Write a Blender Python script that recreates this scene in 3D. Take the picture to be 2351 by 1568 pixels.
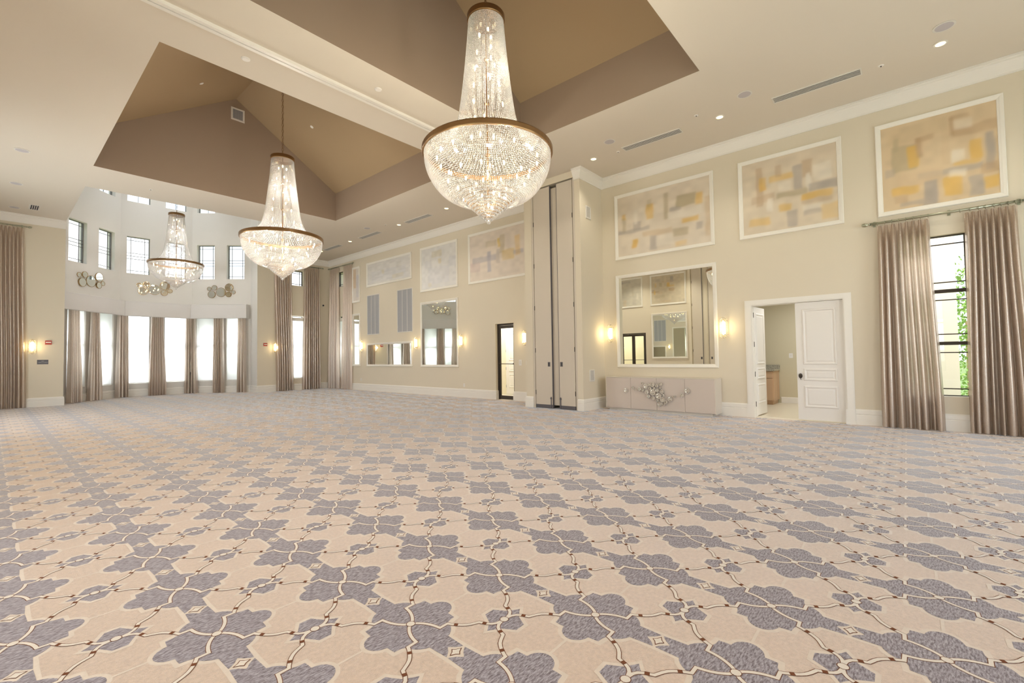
import bpy, math, random
import numpy as np
from mathutils import Matrix, Vector
from mathutils.geometry import tessellate_polygon

for _o in list(bpy.data.objects):
    bpy.data.objects.remove(_o, do_unlink=True)
SC = bpy.context.scene
COL = SC.collection
PI = math.pi
R = math.radians
random.seed(7)

# ------------------------------------------------------------------ camera
cam_d = bpy.data.cameras.new('camera')
cam_d.sensor_fit = 'HORIZONTAL'
cam_d.sensor_width = 36.0
cam_d.lens = 36.0 * 1043.8 / 2351.0
cam_d.clip_start = 0.05
cam_d.clip_end = 400
cam = bpy.data.objects.new('camera', cam_d)
COL.objects.link(cam)
yaw, pit, rol = R(49.0619), R(1.8560), R(-0.8680)
_f = Vector((math.sin(yaw) * math.cos(pit), math.cos(yaw) * math.cos(pit), math.sin(pit)))
_r = Vector((math.cos(yaw), -math.sin(yaw), 0))
_u = _r.cross(_f)
_r2 = _r * math.cos(rol) + _u * math.sin(rol)
_u2 = -_r * math.sin(rol) + _u * math.cos(rol)
cam.matrix_world = Matrix(((_r2.x, _u2.x, -_f.x, 0), (_r2.y, _u2.y, -_f.y, 0), (_r2.z, _u2.z, -_f.z, 1.40), (0, 0, 0, 1)))
SC.camera = cam

# ------------------------------------------------------------------ view, integrator
SC.view_settings.view_transform = 'Standard'
SC.view_settings.look = 'None'
SC.view_settings.gamma = 1.0
SC.view_settings.use_curve_mapping = False
SC.view_settings.exposure = -0.06
cy = SC.cycles
cy.max_bounces = 7
cy.diffuse_bounces = 4
cy.glossy_bounces = 4
cy.transmission_bounces = 4
cy.transparent_max_bounces = 14
cy.caustics_reflective = False
cy.caustics_refractive = False
cy.sample_clamp_indirect = 4.0
cy.sample_clamp_direct = 0.0
cy.use_denoising = True
cy.blur_glossy = 0.5

# ------------------------------------------------------------------ room measures (metres)
XR, XL, YF, YN = 10.873, -1.57, 21.179, -4.2
ZC = 6.148                       # flat ceiling
CX0, CX1 = 1.60, 7.77            # the two coffers across
C1 = (8.23, 14.68)               # far coffer along
C2 = (2.477, 6.393)              # near coffer along
ZV, ZR = 7.088, 9.10             # top of the coffer side walls, ridge
BX0, BX1, WY0 = 1.65, 7.62, 16.55    # the tall well and its bay
BP = [(1.65, 21.93), (3.42, 23.70), (5.85, 23.70), (7.62, 21.93)]
ZB = 9.0                         # bay roof

# ------------------------------------------------------------------ world
W = bpy.data.worlds.new('sky')
SC.world = W
W.use_nodes = True
nt = W.node_tree
nt.nodes.clear()
def wn(t, **k):
    n = nt.nodes.new(t)
    for a, v in k.items():
        setattr(n, a, v)
    return n
tc = wn('ShaderNodeTexCoord')
sep = wn('ShaderNodeSeparateXYZ')
nt.links.new(tc.outputs['Generated'], sep.inputs[0])
ramp = wn('ShaderNodeValToRGB')
ramp.color_ramp.elements[0].position = 0.0
ramp.color_ramp.elements[0].color = (1.0, 0.99, 0.96, 1)
ramp.color_ramp.elements[1].position = 0.5
ramp.color_ramp.elements[1].color = (0.42, 0.64, 0.92, 1)
nt.links.new(sep.outputs[2], ramp.inputs[0])
cl = wn('ShaderNodeTexNoise')
cl.inputs['Scale'].default_value = 5.0
cl.inputs['Detail'].default_value = 5.0
nt.links.new(tc.outputs['Generated'], cl.inputs['Vector'])
cr = wn('ShaderNodeValToRGB')
cr.color_ramp.elements[0].position = 0.42
cr.color_ramp.elements[0].color = (0, 0, 0, 1)
cr.color_ramp.elements[1].position = 0.58
cr.color_ramp.elements[1].color = (1, 1, 1, 1)
nt.links.new(cl.outputs['Fac'], cr.inputs[0])
mx = wn('ShaderNodeMixRGB')
nt.links.new(cr.outputs[0], mx.inputs[0])
nt.links.new(ramp.outputs[0], mx.inputs[1])
mx.inputs[2].default_value = (1.0, 1.0, 1.0, 1)
bg = wn('ShaderNodeBackground')
bg.inputs['Strength'].default_value = 2.0
nt.links.new(mx.outputs[0], bg.inputs['Color'])
wo = wn('ShaderNodeOutputWorld')
nt.links.new(bg.outputs[0], wo.inputs[0])

# ------------------------------------------------------------------ large lights (daylight at the windows, plus added fill lamps)
def area_light(name, loc, direction, w, h, power, color=(1, 1, 1)):
    d = bpy.data.lights.new(name, 'AREA')
    d.shape = 'RECTANGLE'
    d.size, d.size_y = w, h
    d.energy = power
    d.color = color
    o = bpy.data.objects.new(name, d)
    COL.objects.link(o)
    o.location = loc
    o.rotation_euler = Vector(direction).to_track_quat('-Z', 'Z').to_euler()
    return o
sd = bpy.data.lights.new('sun', 'SUN')
sd.energy = 6.5
sd.angle = R(1.0)
sd.color = (1.0, 0.97, 0.93)
so = bpy.data.objects.new('sun', sd)
COL.objects.link(so)
so.rotation_euler = Vector((0.35 * 0.574, 0.94 * 0.574, -0.819)).to_track_quat('-Z', 'Z').to_euler()
DAY = (0.90, 0.95, 1.0)
K = 1.0
area_light('fill_right', (12.25, -0.4, 4.7), (-1, 0, -1.35), 1.4, 1.4, 130, (1, 0.98, 0.94))  # added fill lamp above the near right window: backlights its curtain, brightens the column
for k, x in enumerate((0.9, 4.65, 8.4)):           # three tall unseen windows behind the camera, added for fill light
    area_light('fill_near', (x, YN - 0.32, 2.2), (0, 1, 0.06), 2.2, 3.6, 132 * K, (0.91, 0.955, 1.0))
for (px, py), (qx, qy) in zip(BP[:3], BP[1:]):       # behind the shaded bay windows
    dx, dy = qx - px, qy - py
    L = math.hypot(dx, dy)
    dx, dy = dx / L, dy / L
    for c in (0.575, 1.835):
        area_light('bay_light', (px + dx * c - dy * 0.42, py + dy * c + dx * 0.42, 1.9), (dy, -dx, 0), 0.9, 3.0, 230 * K, DAY)
area_light('bay_light', (4.65, 22.2, ZB - 0.1), (0, -0.15, -1), 2.4, 2.0, 45 * K, DAY)  # area lamp inside, under the closed bay roof, pointing down
area_light('daylight_far', (9.33, YF + 0.5, 1.9), (0, -1, 0), 0.8, 3.0, 150 * K, DAY)
area_light('daylight_far_side', (XR + 0.5, 20.0, 1.9), (-1, 0, 0), 0.8, 3.0, 150 * K, DAY)
area_light('fill_left', (XL - 0.4, -0.5, 2.0), (1, 0, 0), 1.2, 2.9, 60 * K, DAY)  # lamp at the unseen near-left window, assumed by symmetry
LEFTW = (1.9, 4.6, 14.2, 16.8)  # positions of the added left-wall windows
for y in LEFTW:                                      # four tall unseen left-wall windows, added to light the right wall
    area_light('fill_left', (XL - 0.4, y, 2.4), (1, 0, 0.03), 1.6, 3.8, (100 if y < 8 else 360) * K, (0.91, 0.955, 1.0))
area_light('annex_fill', (12.6, 1.6, 2.93), (0, 0, -1), 1.6, 1.6, 48 * K, (0.97, 0.98, 1.0))  # assumed lamp, put in to light the room behind the door
area_light('hall_fill', (11.9, 10.6, 2.93), (0, 0, -1), 1.0, 2.0, 70 * K, (1, 0.98, 0.94))  # assumed lamp, put in to light the hall

# ------------------------------------------------------------------ materials
def s2l(c):
    return tuple(((x / 255.0) / 12.92 if x / 255.0 <= 0.04045 else ((x / 255.0 + 0.055) / 1.055) ** 2.4) for x in c) + (1.0,)
def pr(name, rgb, rough=0.6, metal=0.0, spec=0.5, noise=None, bump=None, **kw):
    m = bpy.data.materials.new(name)
    m.use_nodes = True
    n = m.node_tree.nodes
    l = m.node_tree.links
    p = n['Principled BSDF']
    c = s2l(rgb)
    p.inputs['Base Color'].default_value = c
    p.inputs['Roughness'].default_value = rough
    p.inputs['Metallic'].default_value = metal
    p.inputs['Specular IOR Level'].default_value = spec
    for k, v in kw.items():
        p.inputs[k].default_value = v
    if noise or bump:
        t = n.new('ShaderNodeTexCoord')
    if noise:
        sc, amt, stretch = noise
        mp = n.new('ShaderNodeMapping')
        mp.inputs['Scale'].default_value = stretch
        if len(noise) > 3:
            pass
        l.new(t.outputs['Object'], mp.inputs['Vector'])
        x = n.new('ShaderNodeTexNoise')
        x.inputs['Scale'].default_value = sc
        x.inputs['Detail'].default_value = 4
        l.new(mp.outputs[0], x.inputs['Vector'])
        r = n.new('ShaderNodeMapRange')
        r.inputs['From Min'].default_value = 0.3
        r.inputs['From Max'].default_value = 0.7
        r.inputs['To Min'].default_value = 1 - amt
        r.inputs['To Max'].default_value = 1 + amt
        l.new(x.outputs['Fac'], r.inputs['Value'])
        mm = n.new('ShaderNodeVectorMath')
        mm.operation = 'SCALE'
        mm.inputs[0].default_value = c[:3]
        l.new(r.outputs[0], mm.inputs['Scale'])
        l.new(mm.outputs[0], p.inputs['Base Color'])
    if bump:
        sc, st = bump
        x2 = n.new('ShaderNodeTexNoise')
        x2.inputs['Scale'].default_value = sc
        x2.inputs['Detail'].default_value = 3
        l.new(t.outputs['Object'], x2.inputs['Vector'])
        b = n.new('ShaderNodeBump')
        b.inputs['Strength'].default_value = st
        b.inputs['Distance'].default_value = 0.01
        l.new(x2.outputs['Fac'], b.inputs['Height'])
        l.new(b.outputs[0], p.inputs['Normal'])
    return m
def emit(name, rgb, s):
    m = bpy.data.materials.new(name)
    m.use_nodes = True
    n = m.node_tree.nodes
    n.clear()
    e = n.new('ShaderNodeEmission')
    e.inputs[0].default_value = s2l(rgb)
    e.inputs[1].default_value = s
    o = n.new('ShaderNodeOutputMaterial')
    m.node_tree.links.new(e.outputs[0], o.inputs[0])
    return m
def mixmat(name, parts):
    """parts: list of (type, colour, roughness) blended with weights -> a stack of mix shaders"""
    m = bpy.data.materials.new(name)
    m.use_nodes = True
    n = m.node_tree.nodes
    l = m.node_tree.links
    n.clear()
    o = n.new('ShaderNodeOutputMaterial')
    cur, wsum = None, 0.0
    for typ, col, rough, w in parts:
        s = n.new('ShaderNodeBsdf' + typ)
        s.inputs['Color'].default_value = col + (1.0,)
        if rough is not None and 'Roughness' in s.inputs:
            s.inputs['Roughness'].default_value = rough
        if cur is None:
            cur, wsum = s, w
        else:
            mxx = n.new('ShaderNodeMixShader')
            wsum += w
            mxx.inputs[0].default_value = w / wsum
            l.new(cur.outputs[0], mxx.inputs[1])
            l.new(s.outputs[0], mxx.inputs[2])
            cur = mxx
    l.new(cur.outputs[0], o.inputs[0])
    return m

M = {}
M['wall'] = pr('wall_cream', (225, 215, 195), 0.75, spec=0.3, bump=(60, 0.08))
M['bay'] = pr('wall_bay_paint', (225, 221, 214), 0.75, spec=0.3, bump=(60, 0.08))
M['ceil'] = pr('ceiling_paint', (224, 215, 201), 0.8, spec=0.2)
M['brown'] = pr('coffer_dark_brown', (156, 137, 119), 0.85, spec=0.2)
M['tan'] = pr('coffer_tan', (164, 142, 112), 0.85, spec=0.2)
M['white'] = pr('trim_white', (240, 236, 228), 0.4, spec=0.4)
M['frame'] = pr('frame_white', (242, 238, 228), 0.45, spec=0.4)
M['door'] = pr('door_white', (238, 234, 228), 0.4, spec=0.4)
M['peach'] = pr('carpet_peach', (204, 180, 160), 0.95, spec=0.05, noise=(46, 0.09, (1, 1, 1)), bump=(260, 0.5), **{'Sheen Weight': 0.8, 'Sheen Roughness': 0.28})
M['halo'] = pr('carpet_cream', (212, 196, 180), 0.95, spec=0.05, noise=(30, 0.04, (1, 1, 1)), bump=(420, 0.25), **{'Sheen Weight': 0.8, 'Sheen Roughness': 0.28})
M['ribbon'] = pr('carpet_ribbon', (216, 204, 190), 0.95, spec=0.05, bump=(420, 0.25), **{'Sheen Weight': 0.8, 'Sheen Roughness': 0.28})
M['brownline'] = pr('carpet_brown', (112, 72, 52), 0.95, spec=0.05)
def carpet_dark():
    m = bpy.data.materials.new('carpet_slate')
    m.use_nodes = True
    n = m.node_tree.nodes
    l = m.node_tree.links
    p = n['Principled BSDF']
    p.inputs['Roughness'].default_value = 0.95
    p.inputs['Specular IOR Level'].default_value = 0.05
    p.inputs['Sheen Weight'].default_value = 0.8
    p.inputs['Sheen Roughness'].default_value = 0.28
    t = n.new('ShaderNodeTexCoord')
    mp = n.new('ShaderNodeMapping')
    mp.inputs['Rotation'].default_value = (0, 0, R(40))
    mp.inputs['Scale'].default_value = (34, 120, 1)
    l.new(t.outputs['Object'], mp.inputs['Vector'])
    x = n.new('ShaderNodeTexNoise')
    x.inputs['Scale'].default_value = 1.0
    x.inputs['Detail'].default_value = 5
    x.inputs['Roughness'].default_value = 0.7
    l.new(mp.outputs[0], x.inputs['Vector'])
    r = n.new('ShaderNodeValToRGB')
    r.color_ramp.elements[0].position = 0.38
    r.color_ramp.elements[0].color = s2l((108, 97, 101))
    r.color_ramp.elements[1].position = 0.64
    r.color_ramp.elements[1].color = s2l((176, 169, 174))
    l.new(x.outputs['Fac'], r.inputs[0])
    l.new(r.outputs[0], p.inputs['Base Color'])
    return m
M['slate'] = carpet_dark()
M['bronze'] = pr('aged_bronze', (150, 118, 82), 0.32, metal=0.9)
M['dark_bronze'] = pr('dark_bronze', (66, 58, 50), 0.45, metal=0.5)
M['black'] = pr('black_metal', (40, 38, 40), 0.5)
M['grey'] = pr('grey_rubber', (96, 92, 96), 0.6)
M['panel'] = pr('partition_panel_beige', (212, 202, 187), 0.6, spec=0.3, bump=(300, 0.06))
M['credenza'] = pr('credenza_taupe', (210, 198, 188), 0.45, spec=0.35)
M['cred_side'] = pr('credenza_side', (222, 214, 202), 0.4, spec=0.35)
M['mirror'] = pr('mirror_glass', (244, 247, 241), 0.0, metal=1.0)
M['chrome'] = pr('polished_chrome', (222, 220, 216), 0.08, metal=1.0)
M['ornament'] = pr('polished_silver', (238, 236, 230), 0.16, metal=0.92)
M['silver'] = pr('brushed_silver', (178, 180, 160), 0.3, metal=0.85)
M['gold'] = pr('champagne_gold', (190, 160, 115), 0.25, metal=0.9)
M['vent'] = pr('vent_white', (226, 222, 214), 0.5)
M['slot'] = pr('slot_dark', (62, 60, 66), 0.8)
M['grille'] = pr('grille_grey', (176, 176, 178), 0.55)
M['speaker'] = pr('speaker_grille', (196, 190, 192), 0.7)
M['plastic'] = pr('white_plastic', (236, 232, 226), 0.4)
M['red'] = pr('alarm_red', (172, 58, 44), 0.45)
M['sign'] = pr('sign_slate', (92, 92, 100), 0.5)
M['signtext'] = pr('sign_lettering', (205, 205, 205), 0.5)
M['wood'] = pr('oak_veneer', (205, 172, 140), 0.5, noise=(6, 0.08, (1, 1, 0.08)))
M['granite'] = pr('granite', (170, 165, 150), 0.25, noise=(70, 0.75, (1, 1, 1)))
M['tile'] = pr('annex_tile', (232, 222, 200), 0.3)
M['annex'] = pr('annex_paint', (212, 203, 176), 0.8, spec=0.2)
M['hall'] = pr('hall_paint', (240, 232, 208), 0.8, spec=0.2)
M['valance'] = pr('valance_fabric', (224, 220, 216), 0.75, spec=0.3, bump=(260, 0.1))
M['winframe'] = pr('window_frame_bronze', (108, 104, 100), 0.5)
M['bulb'] = emit('bulb_glow', (255, 222, 160), 14.0)
M['lens'] = emit('downlight_glow', (255, 226, 150), 9.0)
M['sconce_glow'] = emit('sconce_glow', (255, 222, 150), 9.0)
M['crystal'] = mixmat('crystal', [('Transparent', (1, 1, 1), None, 0.30), ('Glossy', (0.97, 0.97, 0.98), 0.04, 0.42), ('Translucent', (0.98, 0.97, 0.95), None, 0.15), ('Diffuse', (0.96, 0.96, 0.95), None, 0.13)])
M['pane'] = mixmat('window_glass', [('Transparent', (0.97, 0.99, 1.0), None, 0.93), ('Glossy', (0.9, 0.95, 1.0), 0.02, 0.07)])
M['shade'] = mixmat('roller_shade_fabric', [('Translucent', (0.96, 0.95, 0.93), None, 0.42), ('Diffuse', (0.92, 0.91, 0.89), None, 0.46), ('Transparent', (1, 1, 1), None, 0.12)])
M['ext'] = pr('porch_stucco', (240, 232, 222), 0.8)
M['lawn'] = pr('lawn', (120, 140, 80), 0.95)
M['leaf'] = pr('leaves', (150, 190, 95), 0.7, noise=(25, 0.4, (1, 1, 1)))
def curtain_mat():
    m = bpy.data.materials.new('curtain_shimmer')
    m.use_nodes = True
    n = m.node_tree.nodes
    l = m.node_tree.links
    p = n['Principled BSDF']
    p.inputs['Roughness'].default_value = 0.33
    p.inputs['Metallic'].default_value = 0.75
    t = n.new('ShaderNodeTexCoord')
    mp = n.new('ShaderNodeMapping')
    mp.inputs['Scale'].default_value = (190, 190, 260)
    l.new(t.outputs['Object'], mp.inputs['Vector'])
    x = n.new('ShaderNodeTexNoise')
    x.inputs['Scale'].default_value = 1.0
    x.inputs['Detail'].default_value = 3
    l.new(mp.outputs[0], x.inputs['Vector'])
    r = n.new('ShaderNodeValToRGB')
    r.color_ramp.elements[0].position = 0.40
    r.color_ramp.elements[0].color = s2l((206, 178, 154))
    r.color_ramp.elements[1].position = 0.58
    r.color_ramp.elements[1].color = s2l((255, 252, 247))
    l.new(x.outputs['Fac'], r.inputs[0])
    l.new(r.outputs[0], p.inputs['Base Color'])
    tr = n.new('ShaderNodeBsdfTranslucent')
    tr.inputs['Color'].default_value = s2l((240, 224, 208))
    mxx = n.new('ShaderNodeMixShader')
    mxx.inputs[0].default_value = 0.46
    l.new(p.outputs[0], mxx.inputs[1])
    l.new(tr.outputs[0], mxx.inputs[2])
    l.new(mxx.outputs[0], n['Material Output'].inputs[0])
    return m
M['curtain'] = curtain_mat()

# ------------------------------------------------------------------ mesh building
class MB:
    def __init__(s):
        s.v, s.f, s.m = [], [], []
        s.mats = []
    def mi(s, mat):
        if mat not in s.mats:
            s.mats.append(mat)
        return s.mats.index(mat)
    def add(s, vs, fs, mat=None):
        o = len(s.v)
        s.v += [tuple(v) for v in vs]
        k = s.mi(mat) if mat is not None else 0
        for f in fs:
            s.f.append(tuple(i + o for i in f))
            s.m.append(k)
        return s
    def box(s, x0, x1, y0, y1, z0, z1, mat=None):
        if x0 > x1: x0, x1 = x1, x0
        if y0 > y1: y0, y1 = y1, y0
        if z0 > z1: z0, z1 = z1, z0
        vs = [(x0, y0, z0), (x1, y0, z0), (x1, y1, z0), (x0, y1, z0), (x0, y0, z1), (x1, y0, z1), (x1, y1, z1), (x0, y1, z1)]
        return s.add(vs, [(0, 3, 2, 1), (4, 5, 6, 7), (0, 1, 5, 4), (1, 2, 6, 5), (2, 3, 7, 6), (3, 0, 4, 7)], mat)
    def quad(s, a, b, c, d, mat=None):
        return s.add([a, b, c, d], [(0, 1, 2, 3)], mat)
    def tube(s, path, r, n=8, mat=None, closed=False, caps=True):
        pts = [Vector(p) for p in path]
        rs = r if isinstance(r, (list, tuple)) else [r] * len(pts)
        vs, fs = [], []
        up = Vector((0, 0, 1))
        for i, p in enumerate(pts):
            a = pts[(i - 1) % len(pts)] if (closed or i > 0) else pts[0]
            b = pts[(i + 1) % len(pts)] if (closed or i < len(pts) - 1) else pts[-1]
            d = (b - a).normalized()
            ref = up if abs(d.z) < 0.95 else Vector((1, 0, 0))
            e1 = d.cross(ref).normalized()
            e2 = d.cross(e1).normalized()
            for k in range(n):
                t = 2 * PI * k / n
                vs.append(p + (e1 * math.cos(t) + e2 * math.sin(t)) * rs[i])
        m = len(pts)
        for i in range(m if closed else m - 1):
            j = (i + 1) % m
            for k in range(n):
                k2 = (k + 1) % n
                fs.append((i * n + k, i * n + k2, j * n + k2, j * n + k))
        if caps and not closed:
            fs.append(tuple(range(n - 1, -1, -1)))
            fs.append(tuple((m - 1) * n + k for k in range(n)))
        return s.add(vs, fs, mat)
    def lathe(s, prof, n=32, c=(0, 0), mat=None, axis='z', off=0.0):
        """prof: (radius, height); axis z, or y (revolved about a line along y)"""
        vs, fs = [], []
        for r, h in prof:
            for k in range(n):
                t = 2 * PI * k / n
                if axis == 'z':
                    vs.append((c[0] + r * math.cos(t), c[1] + r * math.sin(t), h))
                else:
                    vs.append((c[0] + r * math.cos(t), h, c[1] + r * math.sin(t)))
        for i in range(len(prof) - 1):
            for k in range(n):
                k2 = (k + 1) % n
                fs.append((i * n + k, i * n + k2, (i + 1) * n + k2, (i + 1) * n + k))
        return s.add(vs, fs, mat)
    def disc(s, r, y, n=24, c=(0, 0), mat=None, axis='y'):
        vs = [((c[0] + r * math.cos(2 * PI * k / n)), y, c[1] + r * math.sin(2 * PI * k / n)) if axis == 'y' else (c[0] + r * math.cos(2 * PI * k / n), c[1] + r * math.sin(2 * PI * k / n), y) for k in range(n)]
        return s.add(vs, [tuple(range(n))], mat)
    def octa(s, pts, r, mat=None, rz=None):
        P = np.asarray(pts, float)
        rz = r if rz is None else rz
        off = np.array([(r, 0, 0), (0, r, 0), (-r, 0, 0), (0, -r, 0), (0, 0, rz), (0, 0, -rz)])
        V = (P[:, None, :] + off[None]).reshape(-1, 3)
        tri = [(0, 1, 4), (1, 2, 4), (2, 3, 4), (3, 0, 4), (1, 0, 5), (2, 1, 5), (3, 2, 5), (0, 3, 5)]
        F = (np.array(tri)[None] + (np.arange(len(P)) * 6)[:, None, None]).reshape(-1, 3)
        return s.add(V.tolist(), F.tolist(), mat)
    def frame(s, w, h, fw, prof, mat=None, cx=0, cz=0):
        """mitred rectangular frame on the plane y=0, front at -y. prof: list of (t from outer 0..1, depth)"""
        rings = []
        for t, d in prof:
            a, b = w / 2 - fw * t, h / 2 - fw * t
            rings.append([(cx - a, -d, cz - b), (cx + a, -d, cz - b), (cx + a, -d, cz + b), (cx - a, -d, cz + b)])
        vs = [p for r_ in rings for p in r_]
        fs = []
        for i in range(len(rings) - 1):
            for k in range(4):
                k2 = (k + 1) % 4
                fs.append((i * 4 + k, i * 4 + k2, (i + 1) * 4 + k2, (i + 1) * 4 + k))
        return s.add(vs, fs, mat)
    def build(s, name, mat=None, parent=None, smooth=False, kind=None):
        me = bpy.data.meshes.new(name)
        me.from_pydata(s.v, [], s.f)
        mats = s.mats if any(x is not None for x in s.mats) else []
        if mat is not None and not mats:
            me.materials.append(mat)
        else:
            for x in mats:
                me.materials.append(x)
            me.polygons.foreach_set('material_index', s.m)
        if smooth:
            me.polygons.foreach_set('use_smooth', [True] * len(me.polygons))
        me.update()
        o = bpy.data.objects.new(name, me)
        COL.objects.link(o)
        if parent is not None:
            o.parent = parent
        if kind:
            o['kind'] = kind
        return o

def tag(o, label, cat, group=None):
    o['label'] = label
    o['category'] = cat
    if group:
        o['group'] = group
    return o
def thing(name, label, cat, loc=(0, 0, 0), rz=0.0, group=None):
    o = bpy.data.objects.new(name, None)
    o.empty_display_size = 0.1
    COL.objects.link(o)
    o.location = loc
    o.rotation_euler = (0, 0, rz)
    return tag(o, label, cat, group)
def struct_empty(name, loc, rz):
    o = bpy.data.objects.new(name, None)
    COL.objects.link(o)
    o.location = loc
    o.rotation_euler = (0, 0, rz)
    o['kind'] = 'structure'
    return o
CH = {}
def kids(o):
    return [c for c in bpy.data.objects if c.parent == o]
def dup(root, loc, rz=0.0, label=None, group=None):
    if root.name not in CH:
        CH[root.name] = [(c, kids(c)) for c in kids(root)]
    r = root.copy()
    COL.objects.link(r)
    r.location = loc
    r.rotation_euler = (0, 0, rz)
    if label: r['label'] = label
    if group: r['group'] = group
    for c, gs in CH[root.name]:
        d = c.copy()
        COL.objects.link(d)
        d.parent = r
        for g in gs:
            e = g.copy()
            COL.objects.link(e)
            e.parent = d
    return r
RW, LW, FW = -PI / 2, PI / 2, 0.0      # facings: right wall, left wall, far wall

# ------------------------------------------------------------------ the shell
def holed(name, P, Q, z0, z1, thick, holes, mat, jamb=None):
    """wall from P to Q seen from inside left to right; inside face at local y=0"""
    L = math.hypot(Q[0] - P[0], Q[1] - P[1])
    xs = sorted(set([0, L] + [round(h[i], 4) for h in holes for i in (0, 1)]))
    zs = sorted(set([z0, z1] + [round(h[i], 4) for h in holes for i in (2, 3)]))
    b = MB()
    def inside(x, z):
        return any(h[0] < x < h[1] and h[2] < z < h[3] for h in holes)
    for i in range(len(xs) - 1):
        for j in range(len(zs) - 1):
            if inside((xs[i] + xs[i + 1]) / 2, (zs[j] + zs[j + 1]) / 2):
                continue
            a, c, e, g = xs[i], xs[i + 1], zs[j], zs[j + 1]
            b.quad((a, 0, e), (c, 0, e), (c, 0, g), (a, 0, g))
            b.quad((c, thick, e), (a, thick, e), (a, thick, g), (c, thick, g))
    for h in holes:
        a, c, e, g = h
        b.quad((a, 0, e), (a, 0, g), (a, thick, g), (a, thick, e))
        b.quad((c, 0, g), (c, 0, e), (c, thick, e), (c, thick, g))
        b.quad((a, 0, g), (c, 0, g), (c, thick, g), (a, thick, g))
        b.quad((c, 0, e), (a, 0, e), (a, thick, e), (c, thick, e))
    b.quad((0, 0, z0), (0, 0, z1), (0, thick, z1), (0, thick, z0))
    b.quad((L, 0, z1), (L, 0, z0), (L, thick, z0), (L, thick, z1))
    b.quad((0, 0, z1), (L, 0, z1), (L, thick, z1), (0, thick, z1))
    o = b.build(name, mat, kind='structure')
    o.location = (P[0], P[1], 0)
    o.rotation_euler = (0, 0, math.atan2(Q[1] - P[1], Q[0] - P[0]))
    return o
TH = 0.26
# right wall runs from the far corner (local x=0) towards the camera: local x = YF - y
ry = lambda y: YF - y
holed('wall_right', (XR, YF), (XR, YN), 0, ZC, TH,
      [(ry(2.53), ry(0.90), 0, 2.43), (ry(10.15), ry(9.36), 0, 2.46), (ry(0.0), ry(-0.82), 0.59, 3.40),
       (ry(20.30), ry(19.62), 0.54, 3.40), (ry(20.30), ry(19.62), 4.80, 5.50)], M['wall'])
holed('wall_left', (XL, YN), (XL, YF), 0, ZC, TH,
      [(0 - YN - 1.1, 0 - YN + 0.1, 0.59, 3.40), (10.62 - YN, 12.10 - YN, 0, 2.56)] + [(y - 0.8 - YN, y + 0.8 - YN, 0.45, 4.2) for y in LEFTW], M['wall'])
holed('wall_near', (XR, YN), (XL, YN), 0, ZC, TH,
      [(XR - x - 1.1, XR - x + 1.1, 0.45, 4.0) for x in (8.4, 4.65, 0.9)], M['wall'])
holed('wall_far_right', (BX1, YF), (XR, YF), 0, ZC, TH,
      [(9.02 - BX1, 9.62 - BX1, 0.54, 3.40), (9.02 - BX1, 9.62 - BX1, 4.80, 5.50)], M['wall'])
holed('wall_far_left', (XL, YF), (BX0, YF), 0, ZC, TH, [(0.55, 1.15, 0.54, 3.40), (0.55, 1.15, 4.80, 5.50)], M['wall'])
holed('wall_bay_jamb_left', (BX0 + 0.004, YF + 0.004), (BX0 + 0.004, 21.93), 0, ZB, TH, [], M['bay'])
holed('wall_bay_jamb_right', (BX1 - 0.004, 21.93), (BX1 - 0.004, YF + 0.004), 0, ZB, TH, [], M['bay'])
BW = [(0.20, 0.95), (1.47, 2.22)]
for nm, P, Q in zip(('left', 'middle', 'right'), BP[:3], BP[1:]):
    holed('wall_bay_' + nm, P, Q, 0, ZB, TH,
          [(a, c, z0, z1) for a, c in BW for z0, z1 in ((0.52, 3.45), (5.0, 6.52), (7.95, 8.65))], M['bay'])
# tall well above the flat ceiling
b = MB()
b.quad((BX0, WY0, ZC), (BX0, WY0, ZB), (BX0, YF, ZB), (BX0, YF, ZC))
b.quad((BX1, YF, ZC), (BX1, YF, ZB), (BX1, WY0, ZB), (BX1, WY0, ZC))
b.quad((BX1, WY0, ZC), (BX1, WY0, ZB), (BX0, WY0, ZB), (BX0, WY0, ZC))
b.build('wall_bay_well', M['bay'], kind='structure')
b = MB()
b.add([(BX0, WY0, ZB), (BX1, WY0, ZB), (BX1, 21.93, ZB), (5.85, 23.7, ZB), (3.42, 23.7, ZB), (BX0, 21.93, ZB)], [(0, 5, 4, 3, 2, 1)])
b.build('ceiling_bay', M['bay'], kind='structure')
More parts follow.
